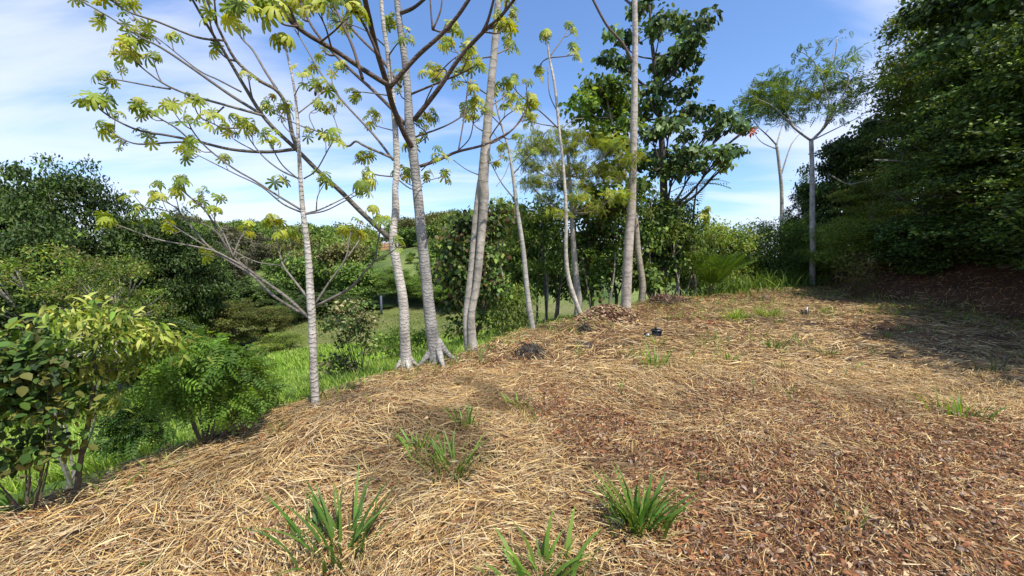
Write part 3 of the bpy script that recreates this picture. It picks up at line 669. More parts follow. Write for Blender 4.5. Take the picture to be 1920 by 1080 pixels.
shrub('feather_leaved_shrub', 'fresh green shrub with feathery paired leaflets rising over the edge in front of the grass', 'shrub', b,
      [lob(375, 680, 50, D + .1), lob(420, 690, 40, D), lob(345, 720, 45, D), lob(400, 735, 50, D + .1), lob(320, 690, 28, D - .1), lob(440, 750, 28, D)], 230, 5, .12, [(.11, .21, .025), (.15, .26, .035), (.08, .16, .02), (.18, .28, .05)], PINN, .07, .6, .9, M_leaf, 2, .009)
b = G(300, 860) + np.array([-.5, .9, 0]); b[2] = hz(b[0], b[1]); D = b[1]
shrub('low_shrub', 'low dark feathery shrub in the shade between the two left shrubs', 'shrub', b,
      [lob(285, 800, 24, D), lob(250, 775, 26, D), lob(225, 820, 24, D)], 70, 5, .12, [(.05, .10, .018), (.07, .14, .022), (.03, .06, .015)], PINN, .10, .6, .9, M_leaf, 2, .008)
b = G(470, 800) + np.array([-.1, .3, 0]); b[2] = hz(b[0], b[1]); D = b[1]
shrub('feather_leaved_shrub', 'small drooping feathery sprig beside the fresh green shrub, close to the slender trunk', 'shrub', b,
      [lob(475, 750, 32, D), lob(490, 720, 22, D), lob(455, 775, 25, D)], 60, 4, .11, [(.07, .13, .02), (.10, .18, .03)], PINN, .07, .7, .9, M_leaf, 2, .006)
b = G(655, 722) ; b = b + np.array([0, .5, 0]); b[2] = hz(b[0], b[1]); D = b[1]
shrub('rounded_shrub', 'small round-topped shrub on thin stems in the grass beside the slender trunk', 'shrub', b,
      [lob(650, 595, 40, D), lob(680, 605, 26, D), lob(622, 605, 22, D), lob(660, 630, 30, D), lob(625, 680, 20, D), lob(645, 690, 24, D), lob(690, 655, 18, D), lob(615, 700, 10, D)], 330, 6, .055, [(.10, .15, .03), (.15, .19, .05), (.20, .17, .07), (.06, .10, .02), (.30, .27, .13)], BROAD, .07, .4, .8, M_thick, 3, .011)
# tangle of dead twigs
b = G(100, 640) if False else P(100, 700, 3.6); b[2] = hz(b[0], b[1]); root = thing('dead_shrub', 'leafless grey-white tangle of dead twigs lying over the left shrub', 'dead shrub', b)
m = MB(); c0 = P(100, 640, 3.3)
for i in range(34):
    a = c0 + rdir(1)[0] * [.5, .3, .12]; e = a + np.array([random.uniform(-.45, .45), random.uniform(-.3, .3), random.uniform(-.25, .12)]); m.tube([a, (a + e) / 2 + rdir(1)[0] * .07, e], [.006, .004, .002], (.42, .38, .33), 4, 4)
for i in range(5):
    e = c0 + rdir(1)[0] * [.4, .2, .1]; m.tube([b + rdir(1)[0] * [.1, .1, 0], (b + e) / 2 + rdir(1)[0] * .1, e], [.012, .009, .005], (.35, .31, .27), 5, 4)
m.build('twig', M_twig, root, True)

def at(u, D, dz=0): q = P(u, 475, D); return np.array([q[0], D, hz(q[0], D) + dz])
b = at(745, 9.0); shrub('round_bush', 'mid green bush in the grass behind the forked and the dark trunks', 'bush', b,
      [lob(722, 645, 20, 9), lob(752, 635, 22, 9.4), lob(785, 640, 20, 9), lob(745, 655, 18, 8.6)], 260, 8, .07, G_MID, LEAF, .12, .3, .7, M_leaf, 2, .015)
b = at(870, 8.3); shrub('creeper_clad_tree', 'brownish dark tree draped with hanging creeper leaves behind the double trunk', 'tree', b,
      [lob(880, 425, 26, 8.4), lob(918, 435, 22, 8.7), lob(862, 465, 26, 8.3), lob(905, 485, 28, 8.6), lob(845, 515, 28, 8.1), lob(885, 530, 26, 8.4), lob(855, 570, 22, 8.2), lob(925, 540, 20, 8.5), lob(838, 455, 13, 8.3), lob(890, 600, 18, 8.4), lob(935, 400, 16, 8.6), lob(860, 620, 12, 8.2)], 620, 8, .085, G_BRWN + G_MID + G_DARK + [(.16, .19, .05)], BROAD, .14, 1.1, .4, M_thick, 2, .03,
      trunk=([b, P(902, 600, 8.4), P(908, 500, 8.4), P(900, 420, 8.4)], [.05, .045, .035, .02]), scol=(.12, .08, .05))
b = at(950, 8.8); shrub('leafy_shrub', 'light green many-stemmed shrub right of the double trunk at the foot of the grove', 'shrub', b,
      [lob(945, 580, 34, 8.6), lob(970, 560, 30, 8.9), lob(930, 610, 26, 8.5), lob(975, 605, 22, 8.8)], 330, 8, .09, G_LITE + G_MID, LONG, .12, .6, .7, M_leaf, 5, .012, (.22, .19, .14))

# mid grove trees
b = at(1243, 12.5); D = 12.5
H = [(1205, 8, 24), (1190, 20, 18), (1240, 42, 26), (1268, 48, 24), (1226, 62, 18), (1322, 36, 22), (1302, 55, 22), (1280, 95, 28), (1300, 75, 18), (1298, 112, 20), (1262, 118, 30), (1235, 130, 26), (1150, 62, 16), (1175, 72, 20), (1138, 108, 18), (1155, 112, 16), (1297, 157, 18), (1282, 178, 20), (1245, 172, 20), (1212, 168, 18), (1225, 200, 26),
     (1293, 208, 24), (1322, 214, 22), (1352, 222, 24), (1378, 232, 22), (1400, 242, 14), (1256, 234, 28), (1222, 252, 26), (1338, 250, 18), (1292, 254, 18), (1275, 292, 28), (1312, 288, 26), (1350, 290, 26), (1380, 284, 18), (1356, 312, 14), (1300, 314, 26), (1240, 292, 24), (1262, 325, 22), (1210, 306, 22), (1232, 322, 20), (1180, 130, 14), (1170, 120, 14), (1200, 215, 22)]
lobes = [lob(u, v, r * .7, D + random.uniform(-1.2, 1.2), r * 1.0, r * .5) for u, v, r in H]
shrub('large_leaved_tree', 'tall open tree with dark drooping heart-shaped leaves in tiers, right of the tallest bare trunk', 'tree', b, lobes, 860, 6, .15, [(.08, .14, .04), (.055, .10, .03), (.11, .18, .055), (.14, .20, .07), (.04, .075, .025)], BROAD, .10, 1.0, .7, M_thick,
      trunk=([b - [0, 0, .1], P(1240, 540, D), P(1243, 461, D), P(1245, 396, D), P(1243, 315, D), P(1238, 222, D), P(1232, 167, D), P(1226, 111, D), P(1221, 67, D), P(1218, 10, D)], [.17, .15, .14, .13, .10, .08, .07, .06, .04, .03]), scol=(.085, .07, .058), tmat=M_dark)
q = P(1411, 248, 12.6); rf = thing('orange_flower', 'single orange flower spray at the tip of a dark drooping branch', 'flower', q)
m = MB(); tv, tf = t_leaf(); m.inst(tv, tf, q + rng.normal(size=(26, 3)) * .05, frames(rdir(26), rdir(26)), np.full(26, .12), vary((.65, .16, .05), 26)); m.build('petal', M_leaf, rf)
m = MB(); m.tube([q - [.25, 0, .08], q - [0, 0, .02]], [.008, .005], (.1, .07, .04), 4, 1); m.build('stem', M_twig, rf)
b = at(1200, 10.8); D = 10.8
shrub('bright_leaved_tree', 'bright green tree with glossy hand-sized leaves behind the tallest bare trunk', 'tree', b,
      [lob(u, v, r, D + random.uniform(-.7, .7), r * 1.0, r * .6) for u, v, r in [(1112, 165, 24), (1150, 162, 26), (1090, 195, 22), (1128, 195, 28), (1168, 195, 26), (1100, 222, 22), (1145, 226, 28), (1172, 240, 22), (1120, 255, 22), (1160, 270, 24), (1190, 290, 18), (1150, 320, 26), (1195, 350, 24), (1170, 380, 24), (1130, 360, 20)]], 560, 7, .115, [(.10, .18, .03), (.14, .22, .035), (.07, .13, .022), (.18, .25, .05)], BROAD, .13, .8, .7, M_leaf,
      trunk=([b - [0, 0, .1], P(1205, 540, D), P(1196, 470, D), P(1190, 400, D), P(1165, 300, D), P(1145, 220, D), P(1135, 170, D)], [.10, .09, .085, .06, .045, .03, .02]), scol=(.34, .29, .22), tmat=M_bark2)
b = at(1078, 9.6); D = 9.6
shrub('feathery_tree', 'yellow-green tree with fine feathery foliage left of the tallest bare trunk', 'tree', b,
      [lob(u + random.uniform(-8, 8), v + random.uniform(-6, 6), r * .8, D + random.uniform(-1.0, 1.0), r, r * .34) for u, v, r in [(1010, 258, 18), (1048, 250, 18), (1085, 255, 18), (995, 280, 16), (1030, 282, 20), (1070, 285, 20), (1118, 268, 18), (1150, 262, 18), (1140, 290, 20), (1175, 300, 18), (1000, 308, 18), (1045, 312, 20), (1090, 312, 20), (1130, 322, 20), (1165, 335, 18), (1010, 335, 18), (1055, 345, 20), (1100, 350, 18), (1150, 362, 18), (1025, 365, 16), (1075, 375, 18), (980, 300, 12), (1120, 385, 16), (985, 345, 12), (1040, 395, 14)]], 560, 6, .135, [(.21, .27, .035), (.27, .31, .05), (.15, .21, .03), (.32, .33, .07)], PINN, .11, .5, .9, M_leaf,
      trunk=([b - [0, 0, .1], P(1085, 572, D), P(1081, 527, D), P(1076, 468, D), P(1072, 400, D), P(1068, 330, D), P(1062, 280, D)], [.095, .09, .08, .07, .05, .035, .02]), scol=(.36, .32, .26), tmat=M_bark2)

# dark understorey of the grove: several broad shrubs and small trees
und = [(985, 470, 12.0, 46, 'narrow light tree with pale upright leaves left of the dark thicket', G_LITE + G_MID, [(975, 430, 34), (960, 410, 24), (990, 480, 34), (965, 500, 30), (980, 540, 32)]),
       (1040, 470, 11.4, 60, 'leftmost dark small tree of the thicket, under the feathery tree', G_DARK + G_MID, [(1040, 410, 40), (1030, 450, 42), (1050, 490, 44), (1020, 520, 38), (1045, 540, 40)]),
       (1105, 470, 11.8, 60, 'dark small tree with reddish old leaves, between the crooked stem and the tallest trunk', G_DARK + G_BRWN + G_MID, [(1105, 400, 44), (1120, 440, 44), (1090, 470, 44), (1125, 500, 44), (1100, 535, 42), (1140, 400, 36)]),
       (1150, 470, 12.6, 60, 'densest dark small tree of the thicket, directly behind the tallest trunk', G_DARK + G_MID, [(1160, 420, 44), (1150, 460, 46), (1175, 500, 44), (1145, 530, 40), (1195, 400, 34), (1190, 450, 40)]),
       (1215, 470, 12.2, 60, 'dark small tree of the thicket at the foot of the tiered large-leaved tree', G_DARK + G_MID, [(1225, 400, 34), (1215, 440, 42), (1235, 480, 42), (1210, 520, 42), (1250, 430, 30)]),
       (1270, 470, 13.2, 56, 'rightmost small tree of the thicket, with paler leaves against the sky', G_MID + G_DARK, [(1270, 405, 34), (1285, 440, 36), (1265, 480, 40), (1285, 520, 36)])]
for u, v, D, wpx, lab, cols, ls in und:
    b = at(u, D); lb = [lob(a + random.uniform(-9, 9), c + random.uniform(-9, 9), r * .68, D + random.uniform(-.8, .8), r * 1.3, r * .75) for a, c, r in ls]
    shrub('small_tree', lab, 'tree', b, lb, 700, 7, .105, list(cols) + G_MID[:2] + G_LITE[:1], BROAD if u % 2 else LEAF, .15, .7, .6, M_thick, group='small trees of the dark thicket', scol=(.14, .11, .08),
          trunk=([b - [0, 0, .1], P(u + 6, 560, D), P(u - 5, 500, D), P(u, 430, D)], [.06, .05, .04, .02]))
# thin stems of saplings in the thicket
for i, (u, D, top, lean, c, lab) in enumerate([(1008, 11, 430, 4, .14, 'thin dark sapling pole between the leaning stem and the crooked stem'), (1028, 10.4, 400, -6, .08, 'near-black straight sapling pole left of the crooked stem'), (1045, 10.8, 450, 10, .11, 'short dark sapling pole leaning right beside the crooked stem'), (1115, 10.9, 480, -12, .12, 'dark sapling pole leaning left below the brush pile'),
        (1138, 11.2, 470, 8, .30, 'pale grey sapling pole left of the tallest trunk'), (1217, 11.9, 520, -14, .38, 'pale leaning sapling pole, right of the tallest trunk'), (1230, 12.2, 500, -18, .46, 'whitish sapling pole crossing low behind the large-leaved tree'), (1262, 12.6, 450, 6, .42, 'white slender sapling pole right of the dark large-leaved trunk'), (1280, 12.8, 500, 12, .30, 'grey sapling pole leaning right at the end of the thicket'), (1252, 12.6, 520, -10, .5, 'short bone-white pole at the foot of the large-leaved tree')]):
    b = at(u, D); root = thing('sapling', lab, 'sapling', b, 'sapling poles in the thicket'); m = MB(); e = P(u + lean * 2, top, D); mid = (b + e) / 2 + rdir(1)[0] * .12
    m.tube([b - [0, 0, .1], mid, e], [.035, .028, .015], (c, c * .87, c * .72), 7, 6, .1); m.build('trunk', M_twig, root, True)
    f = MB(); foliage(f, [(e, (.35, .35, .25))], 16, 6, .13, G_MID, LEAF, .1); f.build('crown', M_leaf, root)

for u, D, tops, cols, lab in [(940, 9.6, [(935, 385, 20), (955, 400, 16), (920, 410, 16), (945, 440, 20), (962, 470, 18)], G_LITE, 'airy light green sapling showing above the creeper-clad tree'),
        (985, 10.2, [(978, 392, 16), (998, 410, 18), (975, 430, 18), (1000, 450, 16), (990, 500, 20)], G_LITE + G_MID, 'airy sapling with light leaves right of the leaning pale stem'),
        (1022, 10.6, [(1018, 415, 14), (1034, 440, 16), (1010, 460, 16), (1030, 500, 18)], G_MID, 'open green sapling in front of the leftmost dark tree of the thicket'),
        (1222, 11.6, [(1222, 372, 16), (1240, 392, 14), (1208, 400, 16), (1228, 430, 18)], G_LITE + G_MID, 'bright-leaved sapling between the tallest and the large-leaved tree'),
        (1268, 12.0, [(1262, 385, 16), (1282, 400, 18), (1270, 425, 18), (1290, 440, 16), (1256, 450, 16)], G_LITE, 'bright sapling whose pale leaves stand against the sky right of the large-leaved tree'),
        (1325, 13.6, [(1345, 432, 14), (1330, 450, 18), (1352, 455, 14), (1312, 462, 16)], G_LITE, 'yellowish wispy sapling at the left of the back row'),
        (1300, 12.4, [(1298, 455, 16), (1310, 480, 18), (1290, 500, 18)], G_LITE + G_MID, 'leaning leafy sapling below the fern-topped one')]:
    b = at(u, D); shrub('leafy_sapling', lab, 'sapling', b, [lob(a, c, r, D + random.uniform(-.5, .5), r * 1.2, r * .6) for a, c, r in tops], 120, 7, .10, cols, LONG, .12, .6, .7, M_leaf, scol=(.32, .28, .22), group='leafy saplings of the grove',
          trunk=([b - [0, 0, .1], P(u + 5, 540, D), P(u - 4, 480, D), P(*tops[0][:2], D)], [.035, .03, .022, .010]))
# hedge of bushes closing the clearing at the back
hedge = [(1335, 15.0, 'bright bush left in the back row with a palm clump before it', G_LITE, [(1330, 440, 26), (1345, 470, 34), (1320, 500, 34), (1350, 520, 32)]),
         (1385, 15.8, 'yellow-green bush in the middle of the back row', G_LITE + G_MID, [(1380, 455, 32), (1400, 480, 34), (1375, 505, 36), (1400, 525, 30)]),
         (1430, 16.2, 'taller bush with an open flat top against the sky in the back row', G_MID + G_LITE, [(1415, 432, 18), (1440, 438, 20), (1428, 465, 32), (1445, 500, 36), (1420, 520, 34)]),
         (1475, 16.0, 'dark glossy bush just left of the grey trunk in the back row', G_MID + G_DARK, [(1475, 445, 34), (1490, 480, 38), (1465, 510, 36), (1495, 515, 28)]),
         (1520, 16.4, 'olive bush behind the foot of the grey trunk in the back row', G_MID + G_OLIV, [(1515, 455, 34), (1535, 490, 34), (1520, 515, 30)]),
         (1300, 14.6, 'leafy bush at the left end of the back row beside the thicket', G_MID, [(1300, 470, 30), (1305, 510, 34), (1290, 530, 26)])]
for u, D, lab, cols, ls in hedge:
    b = at(u, D); shrub('bush', lab, 'bush', b, [lob(a, c, r, D + random.uniform(-.7, .7), r * 1.2, r * .8) for a, c, r in ls], 820, 8, .11, cols, LONG if u in (1430, 1475) else LEAF, .18, .5, .6, M_leaf, 3, .03, (.25, .21, .16), group='bushes in the back row')
# grass fringe bushes below the hedge
for u, D, lab in [(1405, 13.4, 'low grassy clump before the back row, left one'), (1495, 14.6, 'broad grassy clump left of the grey trunk foot'), (1450, 14.4, 'brown-based low grass clump in the middle of the back row'), (1345, 12.6, 'low grassy clump below the palm fronds')]:
    b = at(u, D); root = thing('grass_clump', lab, 'grass', b, 'grass clumps along the back row'); m = MB(); n = 260
    p = b + rng.normal(size=(n, 3)) * [.55, .3, 0]; p[:, 2] = height(p[:, 0], p[:, 1]); m.inst(BLADE[0] * [1.1, 1, 1], BLADE[1], p, frames(norm(rdir(n) * .5 + [0, 0, 1]), rdir(n)), .35 + .45 * rng.random(n), vary((.12, .19, .03), n, .4)); m.build('blade', M_grass, root)

# palm-like clump
b = at(1335, 12.4); root = thing('palm_clump', 'light green palm-like clump with arching fronds before the back row', 'palm', b)
FR = t_pinnate(18, .035, .28, .5); m = MB(); n = 20; a = rng.random(n) * 6.28
m.inst(FR[0], FR[1], np.tile(b + [0, 0, .35], (n, 1)), frames(norm(np.stack([np.cos(a), np.sin(a), 1.4 + rng.random(n)], -1)), norm(np.stack([np.cos(a), np.sin(a), np.full(n, -.1)], -1) * -1 + [0, 0, .8])), 1.0 + .5 * rng.random(n), vary((.11, .20, .03), n)); m.build('frond', M_leaf, root)
m = MB(); m.tube([b - [0, 0, .1], b + [0, 0, .45]], [.09, .05], (.22, .15, .09), 8, 1); m.build('trunk', M_twig, root)
# tall fern-topped sapling and little cecropia near the back row
b = at(1297, 13.0); root = thing('fern_topped_sapling', 'thin sapling topped by a few big dark fern-like fronds against the sky', 'sapling', b); D = 13
m = MB(); top = P(1308, 345, D); m.tube([b - [0, 0, .1], P(1299, 470, D), P(1300, 400, D), top], [.05, .045, .035, .02], (.16, .12, .09), 7, 5); m.build('trunk', M_twig, root, True)
m = MB(); n = 9; a = np.array([.1, .5, 1.2, 2.3, 2.9, 3.6, 4.4, 5.2, 5.9]); m.inst(PINF[0], PINF[1], np.tile(top, (n, 1)), frames(norm(np.stack([np.cos(a), np.sin(a) * .6, np.array([.3, .5, .2, -.3, .0, .2, -.6, .3, .1])], -1)), np.tile([0, 0, 1.], (n, 1)) + rdir(n) * .2), np.array([.9, .8, .7, .8, .75, .6, .8, .6, .9]), vary((.06, .13, .05), n)); m.build('frond', M_leaf, root)
cecropia('young cecropia with a single bunch of leaves on a pale stem before the back row', 13, [(1331, 550), (1327, 500), (1326, 440), (1323, 398)], [7, 6, 5, 4], [([(1326, 460), (1312, 430), (1304, 405)], 2.5, 1.5, .2, 5), ([(1326, 470), (1342, 440), (1345, 425)], 2.5, 1.5, .2, 5)], .20, mat=M_bark2, top=8, trunkD=13, tcol=(.45, .4, .33), name='young_cecropia')

# mimosa-like trees on the right
def mimosa(label, D, trunkpx, tw, limbs, lobesl, n, cols, tcol):
    b = at(trunkpx[0][0], D); root = thing('feather_crowned_tree', label, 'tree', b)
    m = MB(); pts = np.array([P(u, v, D) for u, v in trunkpx]); pts[0][2] = b[2] - .1; m.tube(pts, [pxr(a, D) for a in tw], tcol, 10, 5, .05); m.build('trunk', M_bark2, root, True)
    for pth, w0, dD in limbs:
        m = MB(); q = limb_pts(pth, D, D + dD); m.tube(q, np.linspace(pxr(w0, D), pxr(1.2, D), len(pth)), np.array(tcol) * .9, 6, 5); m.build('branch', M_bark2, root, True)
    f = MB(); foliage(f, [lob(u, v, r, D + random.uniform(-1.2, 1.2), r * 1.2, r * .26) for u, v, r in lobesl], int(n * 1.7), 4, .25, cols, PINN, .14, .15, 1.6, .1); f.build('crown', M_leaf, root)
mimosa('slim straight grey trunk with a wide sparse feathery crown in front of the dark forest', 14.3, [(1523, 533), (1524, 470), (1523, 400), (1523, 330), (1521, 264)], [13, 12, 11, 10, 9],
       [([(1521, 264), (1495, 245), (1475, 225), (1450, 200), (1420, 185)], 6, -.8), ([(1521, 264), (1545, 240), (1567, 211), (1590, 195), (1622, 180)], 7, .6), ([(1490, 241), (1470, 200), (1455, 170)], 3.5, 1.0), ([(1545, 240), (1555, 200), (1545, 160), (1530, 122), (1508, 100), (1497, 98)], 4, .2), ([(1535, 252), (1580, 180), (1590, 140), (1565, 130), (1570, 72)], 4, -.5), ([(1545, 160), (1560, 110), (1570, 70)], 3, .3), ([(1525, 262), (1570, 240), (1620, 215)], 3.5, -.9)],
       [(1440, 178, 30), (1470, 190, 30), (1500, 175, 26), (1535, 190, 24), (1560, 170, 26), (1590, 155, 26), (1610, 175, 22), (1540, 145, 24), (1515, 120, 16), (1570, 125, 20), (1498, 100, 9), (1571, 70, 10), (1532, 83, 8), (1585, 195, 22), (1480, 215, 22), (1555, 215, 22), (1598, 108, 14), (1470, 160, 20)], 165, [(.10, .16, .035), (.14, .19, .05), (.07, .12, .03)], (.44, .41, .37))
mimosa('paler slim trunk further back whose feathery crown merges with its taller neighbour', 18, [(1467, 470), (1466, 380), (1461, 310), (1456, 272)], [9, 8, 7, 6],
       [([(1456, 272), (1440, 255), (1421, 237), (1405, 215)], 4, -.8), ([(1456, 272), (1462, 250), (1470, 225)], 4, .6), ([(1464, 330), (1480, 280), (1490, 262), (1510, 240)], 3.5, .5), ([(1457, 280), (1430, 268), (1415, 252)], 3, .7)],
       [(1400, 200, 26), (1420, 180, 28), (1450, 165, 28), (1440, 200, 30), (1475, 205, 26), (1385, 215, 18), (1425, 215, 26), (1450, 148, 20), (1470, 230, 20)], 120, [(.07, .13, .025), (.10, .16, .03), (.05, .09, .02)], (.46, .43, .38))

# ------------------------------------------------------------------ generic trees reused in the forests
def proto_tree(name, seed, lobes, n, k, size, cols, tpl, mat, trunk_h, tr, spread=.5, droop=.5, tcol=(.22, .19, .15), nlimb=7, up=.7, shell=.5):
    r = np.random.default_rng(seed); root = thing(name, None, None, (0, 0, 0))
    m = MB(); m.tube([(0, 0, -1.2), (.1, 0, trunk_h * .4), (-.1, .1, trunk_h)], [tr * 1.3, tr, tr * .6], tcol, 9, 5, .08); m.build('trunk', M_bark2, root, True)
    m = MB()
    for i, (c, b) in enumerate(lobes[:nlimb]):
        c = np.array(c); s = np.array([0, 0, trunk_h * (.5 + .4 * r.random())]); m.tube([s, (s + c) / 2 + [0, 0, -.3], c], [tr * .5, tr * .35, tr * .1], tcol, 6, 4)
        for q in range(3): m.tube([(s + c) / 2 + [0, 0, -.3], c + rdir(1, r)[0] * b * .9], [tr * .22, tr * .05], tcol, 4, 1)
    m.build('branch', M_bark2, root, True)
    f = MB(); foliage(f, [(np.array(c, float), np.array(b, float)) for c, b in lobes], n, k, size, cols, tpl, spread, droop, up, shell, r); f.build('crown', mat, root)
    return root
def rl(seed, n, R, z0, z1, rad, top=1.0):    # lobes of a rounded crown of radius R between z0 and z1
    r = np.random.default_rng(seed); o = [((0, 0, (z0 + z1) / 2), (R * .5, R * .5, (z1 - z0) * .33))]
    for i in range(n):
        a = r.random() * 6.28; t = r.random(); z = z0 + (z1 - z0) * (.12 + .76 * t); q = R * math.sqrt(max(.08, 1 - (2 * t - 1) ** 2 * top)) * (.55 + .35 * r.random())
        o.append(((q * math.cos(a), q * math.sin(a), z), (rad * (.55 + .95 * r.random() ** 1.5),) * 2 + (rad * (.45 + .35 * r.random()),)))
    for i in range(n // 3):
        a = r.random() * 6.28; t = .25 + .75 * r.random(); z = z0 + (z1 - z0) * t; q = R * math.sqrt(max(.1, 1 - (2 * t - 1) ** 2 * top)) * 1.02
        o.append(((q * math.cos(a), q * math.sin(a), z + rad * .3), (rad * .5, rad * .5, rad * .3)))
    return o
# prototypes are 10 m high (5 m for the low ones) with a crown R metres in radius
pr = {}; PD = {}
def mk(key, name, seed, nl, R, z0, z1, rad, n, size, cols, tpl, mat, th, tr, sp=.3, dr=.5, **kw):
    l = rl(seed, nl, R * .95, z0, z1, rad)
    if key in ('airy',): l = [(c, (q[0], q[1], q[2] * .45)) for c, q in l][1:]
    if key in ('tdark2', 'tmid', 'tdrape', 'tolive'): l = [(c, (q[0] * 1.25, q[1] * 1.25, q[2] * .6)) if i else (c, q) for i, (c, q) in enumerate(l)]
    pr[key] = proto_tree(name, seed, l, n, 8, size, cols, tpl, mat, th, tr, sp, dr, **kw); PD[key] = (R, 10 if z1 > 6 else 5)
mk('dark', 'dense_tree', 1, 44, 3.9, 1.0, 9.6, 1.0, 4200, .21, G_DEEP + G_DARK[:2], LEAF, M_thick, 6, .3, .26)
mk('dark2', 'dense_tree', 2, 40, 3.9, .8, 9.7, 1.05, 3800, .20, G_DEEP + G_MID[:1], BROAD, M_thick, 6, .3, .28, 1.0)
mk('mid', 'leafy_tree', 3, 42, 3.9, 1.0, 9.6, .9, 3800, .21, G_MID, LEAF, M_leaf, 6, .25, .26)
mk('olive', 'olive_tree', 4, 42, 3.9, 1.0, 9.6, .9, 3800, .20, G_OLIV + G_MID[:1], LEAF, M_leaf, 6, .25, .26)
mk('airy', 'spreading_tree', 5, 34, 4.1, 2.4, 9.8, .95, 620, .20, G_LITE + G_OLIV + G_MID, LEAF, M_leaf, 6.5, .22, .24, .2, tcol=(.30, .27, .22), nlimb=14, up=1.3)
mk('lite', 'bright_tree', 6, 34, 3.9, .6, 9.6, 1.0, 3000, .22, G_LITE, LEAF, M_leaf, 5, .2, .28)
mk('drape', 'creeper_draped_tree', 8, 46, 3.8, .2, 9.7, .95, 3800, .22, G_DARK + G_OLIV + G_BRWN[:1], LONG, M_thick, 6, .3, .26, 1.4)
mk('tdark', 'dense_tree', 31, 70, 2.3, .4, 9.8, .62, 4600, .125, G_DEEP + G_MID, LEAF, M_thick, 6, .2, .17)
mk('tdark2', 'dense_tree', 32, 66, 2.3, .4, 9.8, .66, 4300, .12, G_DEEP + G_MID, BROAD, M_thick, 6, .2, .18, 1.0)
mk('tdrape', 'creeper_draped_tree', 33, 70, 2.3, .2, 9.8, .6, 4300, .13, G_DARK + G_OLIV + G_MID + G_LITE[:2], LONG, M_leaf, 6, .2, .17, 1.4)
mk('tmid', 'leafy_tree', 34, 60, 2.3, 2.6, 9.8, .62, 3800, .13, G_MID + G_OLIV[:2] + G_LITE[:1], LEAF, M_leaf, 6, .2, .17)
mk('tolive', 'olive_tree', 35, 66, 2.3, .4, 9.8, .6, 4200, .12, G_OLIV + G_MID + G_LITE[:2], LEAF, M_leaf, 6, .2, .17)
mk('lowdark', 'low_tree', 36, 36, 2.4, .1, 4.8, .6, 3200, .12, G_DARK + G_MID[:1], BROAD, M_thick, 2.5, .08, .18)
mk('lowmid', 'low_tree', 37, 36, 2.4, .1, 4.8, .6, 2300, .12, G_MID + G_LITE + G_LITE, LEAF, M_leaf, 2.5, .08, .18)  # extra light greens put a sunlit look into the colour where sun is blocked
used = set()
def put(kind, u, vtop, D, wpx, label, group=None, name=None, cat='tree', rz=None, sink=0):
    x = P(u, 475, D)[0]; zb = hz(x, D) - sink; ht = P(u, vtop, D)[2] - zb; W = wpx / 2 / F * D * .95
    p = pr[kind]; o = p if kind not in used else copy_tree(p); used.add(kind)
    o.location = (x, D, zb); pR, pH = PD[kind]; o.scale = (W / pR, W / pR * random.uniform(.95, 1.15), ht / pH); o.rotation_euler = (0, 0, rz if rz is not None else random.random() * 6.28)
    tag(o, label, cat, group); return o
# forest on the left, across the little valley
LF = 'trees of the left forest'
left = [('dark', 132, 290, 22, 200, 'tallest rounded dark tree of the left forest, rising clear above its neighbours'),
        ('dark2', 15, 318, 29, 190, 'dark tree at the far left border just lower than the tallest one'),
        ('dark2', -90, 330, 27, 220, 'dark tree partly cut by the left border of the photo'),
        ('dark', 300, 385, 24, 200, 'dark full tree right of the tallest tree'),
        ('dark2', 355, 420, 25, 110, 'dark tree closing the left forest on its right shoulder'),
        ('drape', 225, 405, 32, 150, 'dim tree squeezed between the tallest and the dark full tree'),
        ('airy', 70, 430, 15, 270, 'light spreading tree with pale forked limbs at the left, in front of the dark forest'),
        ('airy', 205, 455, 16, 190, 'light spreading tree with a pale leaning limb, right of the leftmost spreading tree'),
        ('mid', 140, 500, 19, 190, 'mid green round tree below the tallest dark tree'),
        ('dark2', 20, 520, 15, 190, 'dark glossy tree low at the left border'),
        ('mid', -60, 480, 17, 200, 'mid green tree half outside the left border'),
        ('lite', 320, 535, 24, 105, 'glossy bright green tree in the middle of the left forest'),
        ('dark', 245, 505, 24, 160, 'dark tree left of the glossy bright one'),
        ('dark2', 375, 480, 33, 110, 'deep green tree above the glossy bright one, at the forest edge'),
        ('olive', 430, 560, 27, 130, 'round olive tree at the lower right of the left forest'),
        ('olive', 492, 570, 29, 95, 'brownish-topped round tree beside the olive one'),
        ('dark2', 300, 590, 18, 130, 'shaded dark tree low behind the long-leaved shrub'),
        ('dark', 225, 600, 15, 150, 'shaded dark tree behind the yellow-green shrub'),
        ('dark2', 90, 590, 11.5, 200, 'dark tree just behind the big-leaved shrub'),
        ('lite', 520, 622, 24, 100, 'yellow-green bushy tree beside the pasture, rightmost of the left forest'),
        ('dark', 548, 560, 36, 90, 'very dark tree at the foot of the far hill, left of the slender trunk'),
        ('dark2', 500, 530, 38, 90, 'dark tree above the brownish-topped round tree'),
        ('dark2', 600, 545, 39, 110, 'very dark tree at the far pasture edge, seen through the slender trunk'),
        ('dark', 650, 555, 42, 90, 'dark tree at the far pasture edge behind the rounded shrub'),
        ('mid', 745, 500, 46, 100, 'big round green tree at the far pasture edge behind the forked trunk'),
        ('mid', 800, 530, 46, 90, 'round green tree at the far pasture edge behind the dark trunk'),
        ('dark', 700, 570, 44, 70, 'small dark tree at the far pasture edge beside the grey post'),
        ('mid', 850, 520, 44, 100, 'green tree at the far pasture edge behind the creeper-clad tree'),
        ('dark2', 445, 520, 36, 90, 'dark tree behind the round olive ones')]
for k, u, vt, D, wp, lab in left: put(k, u, vt, D, wp, lab, LF)
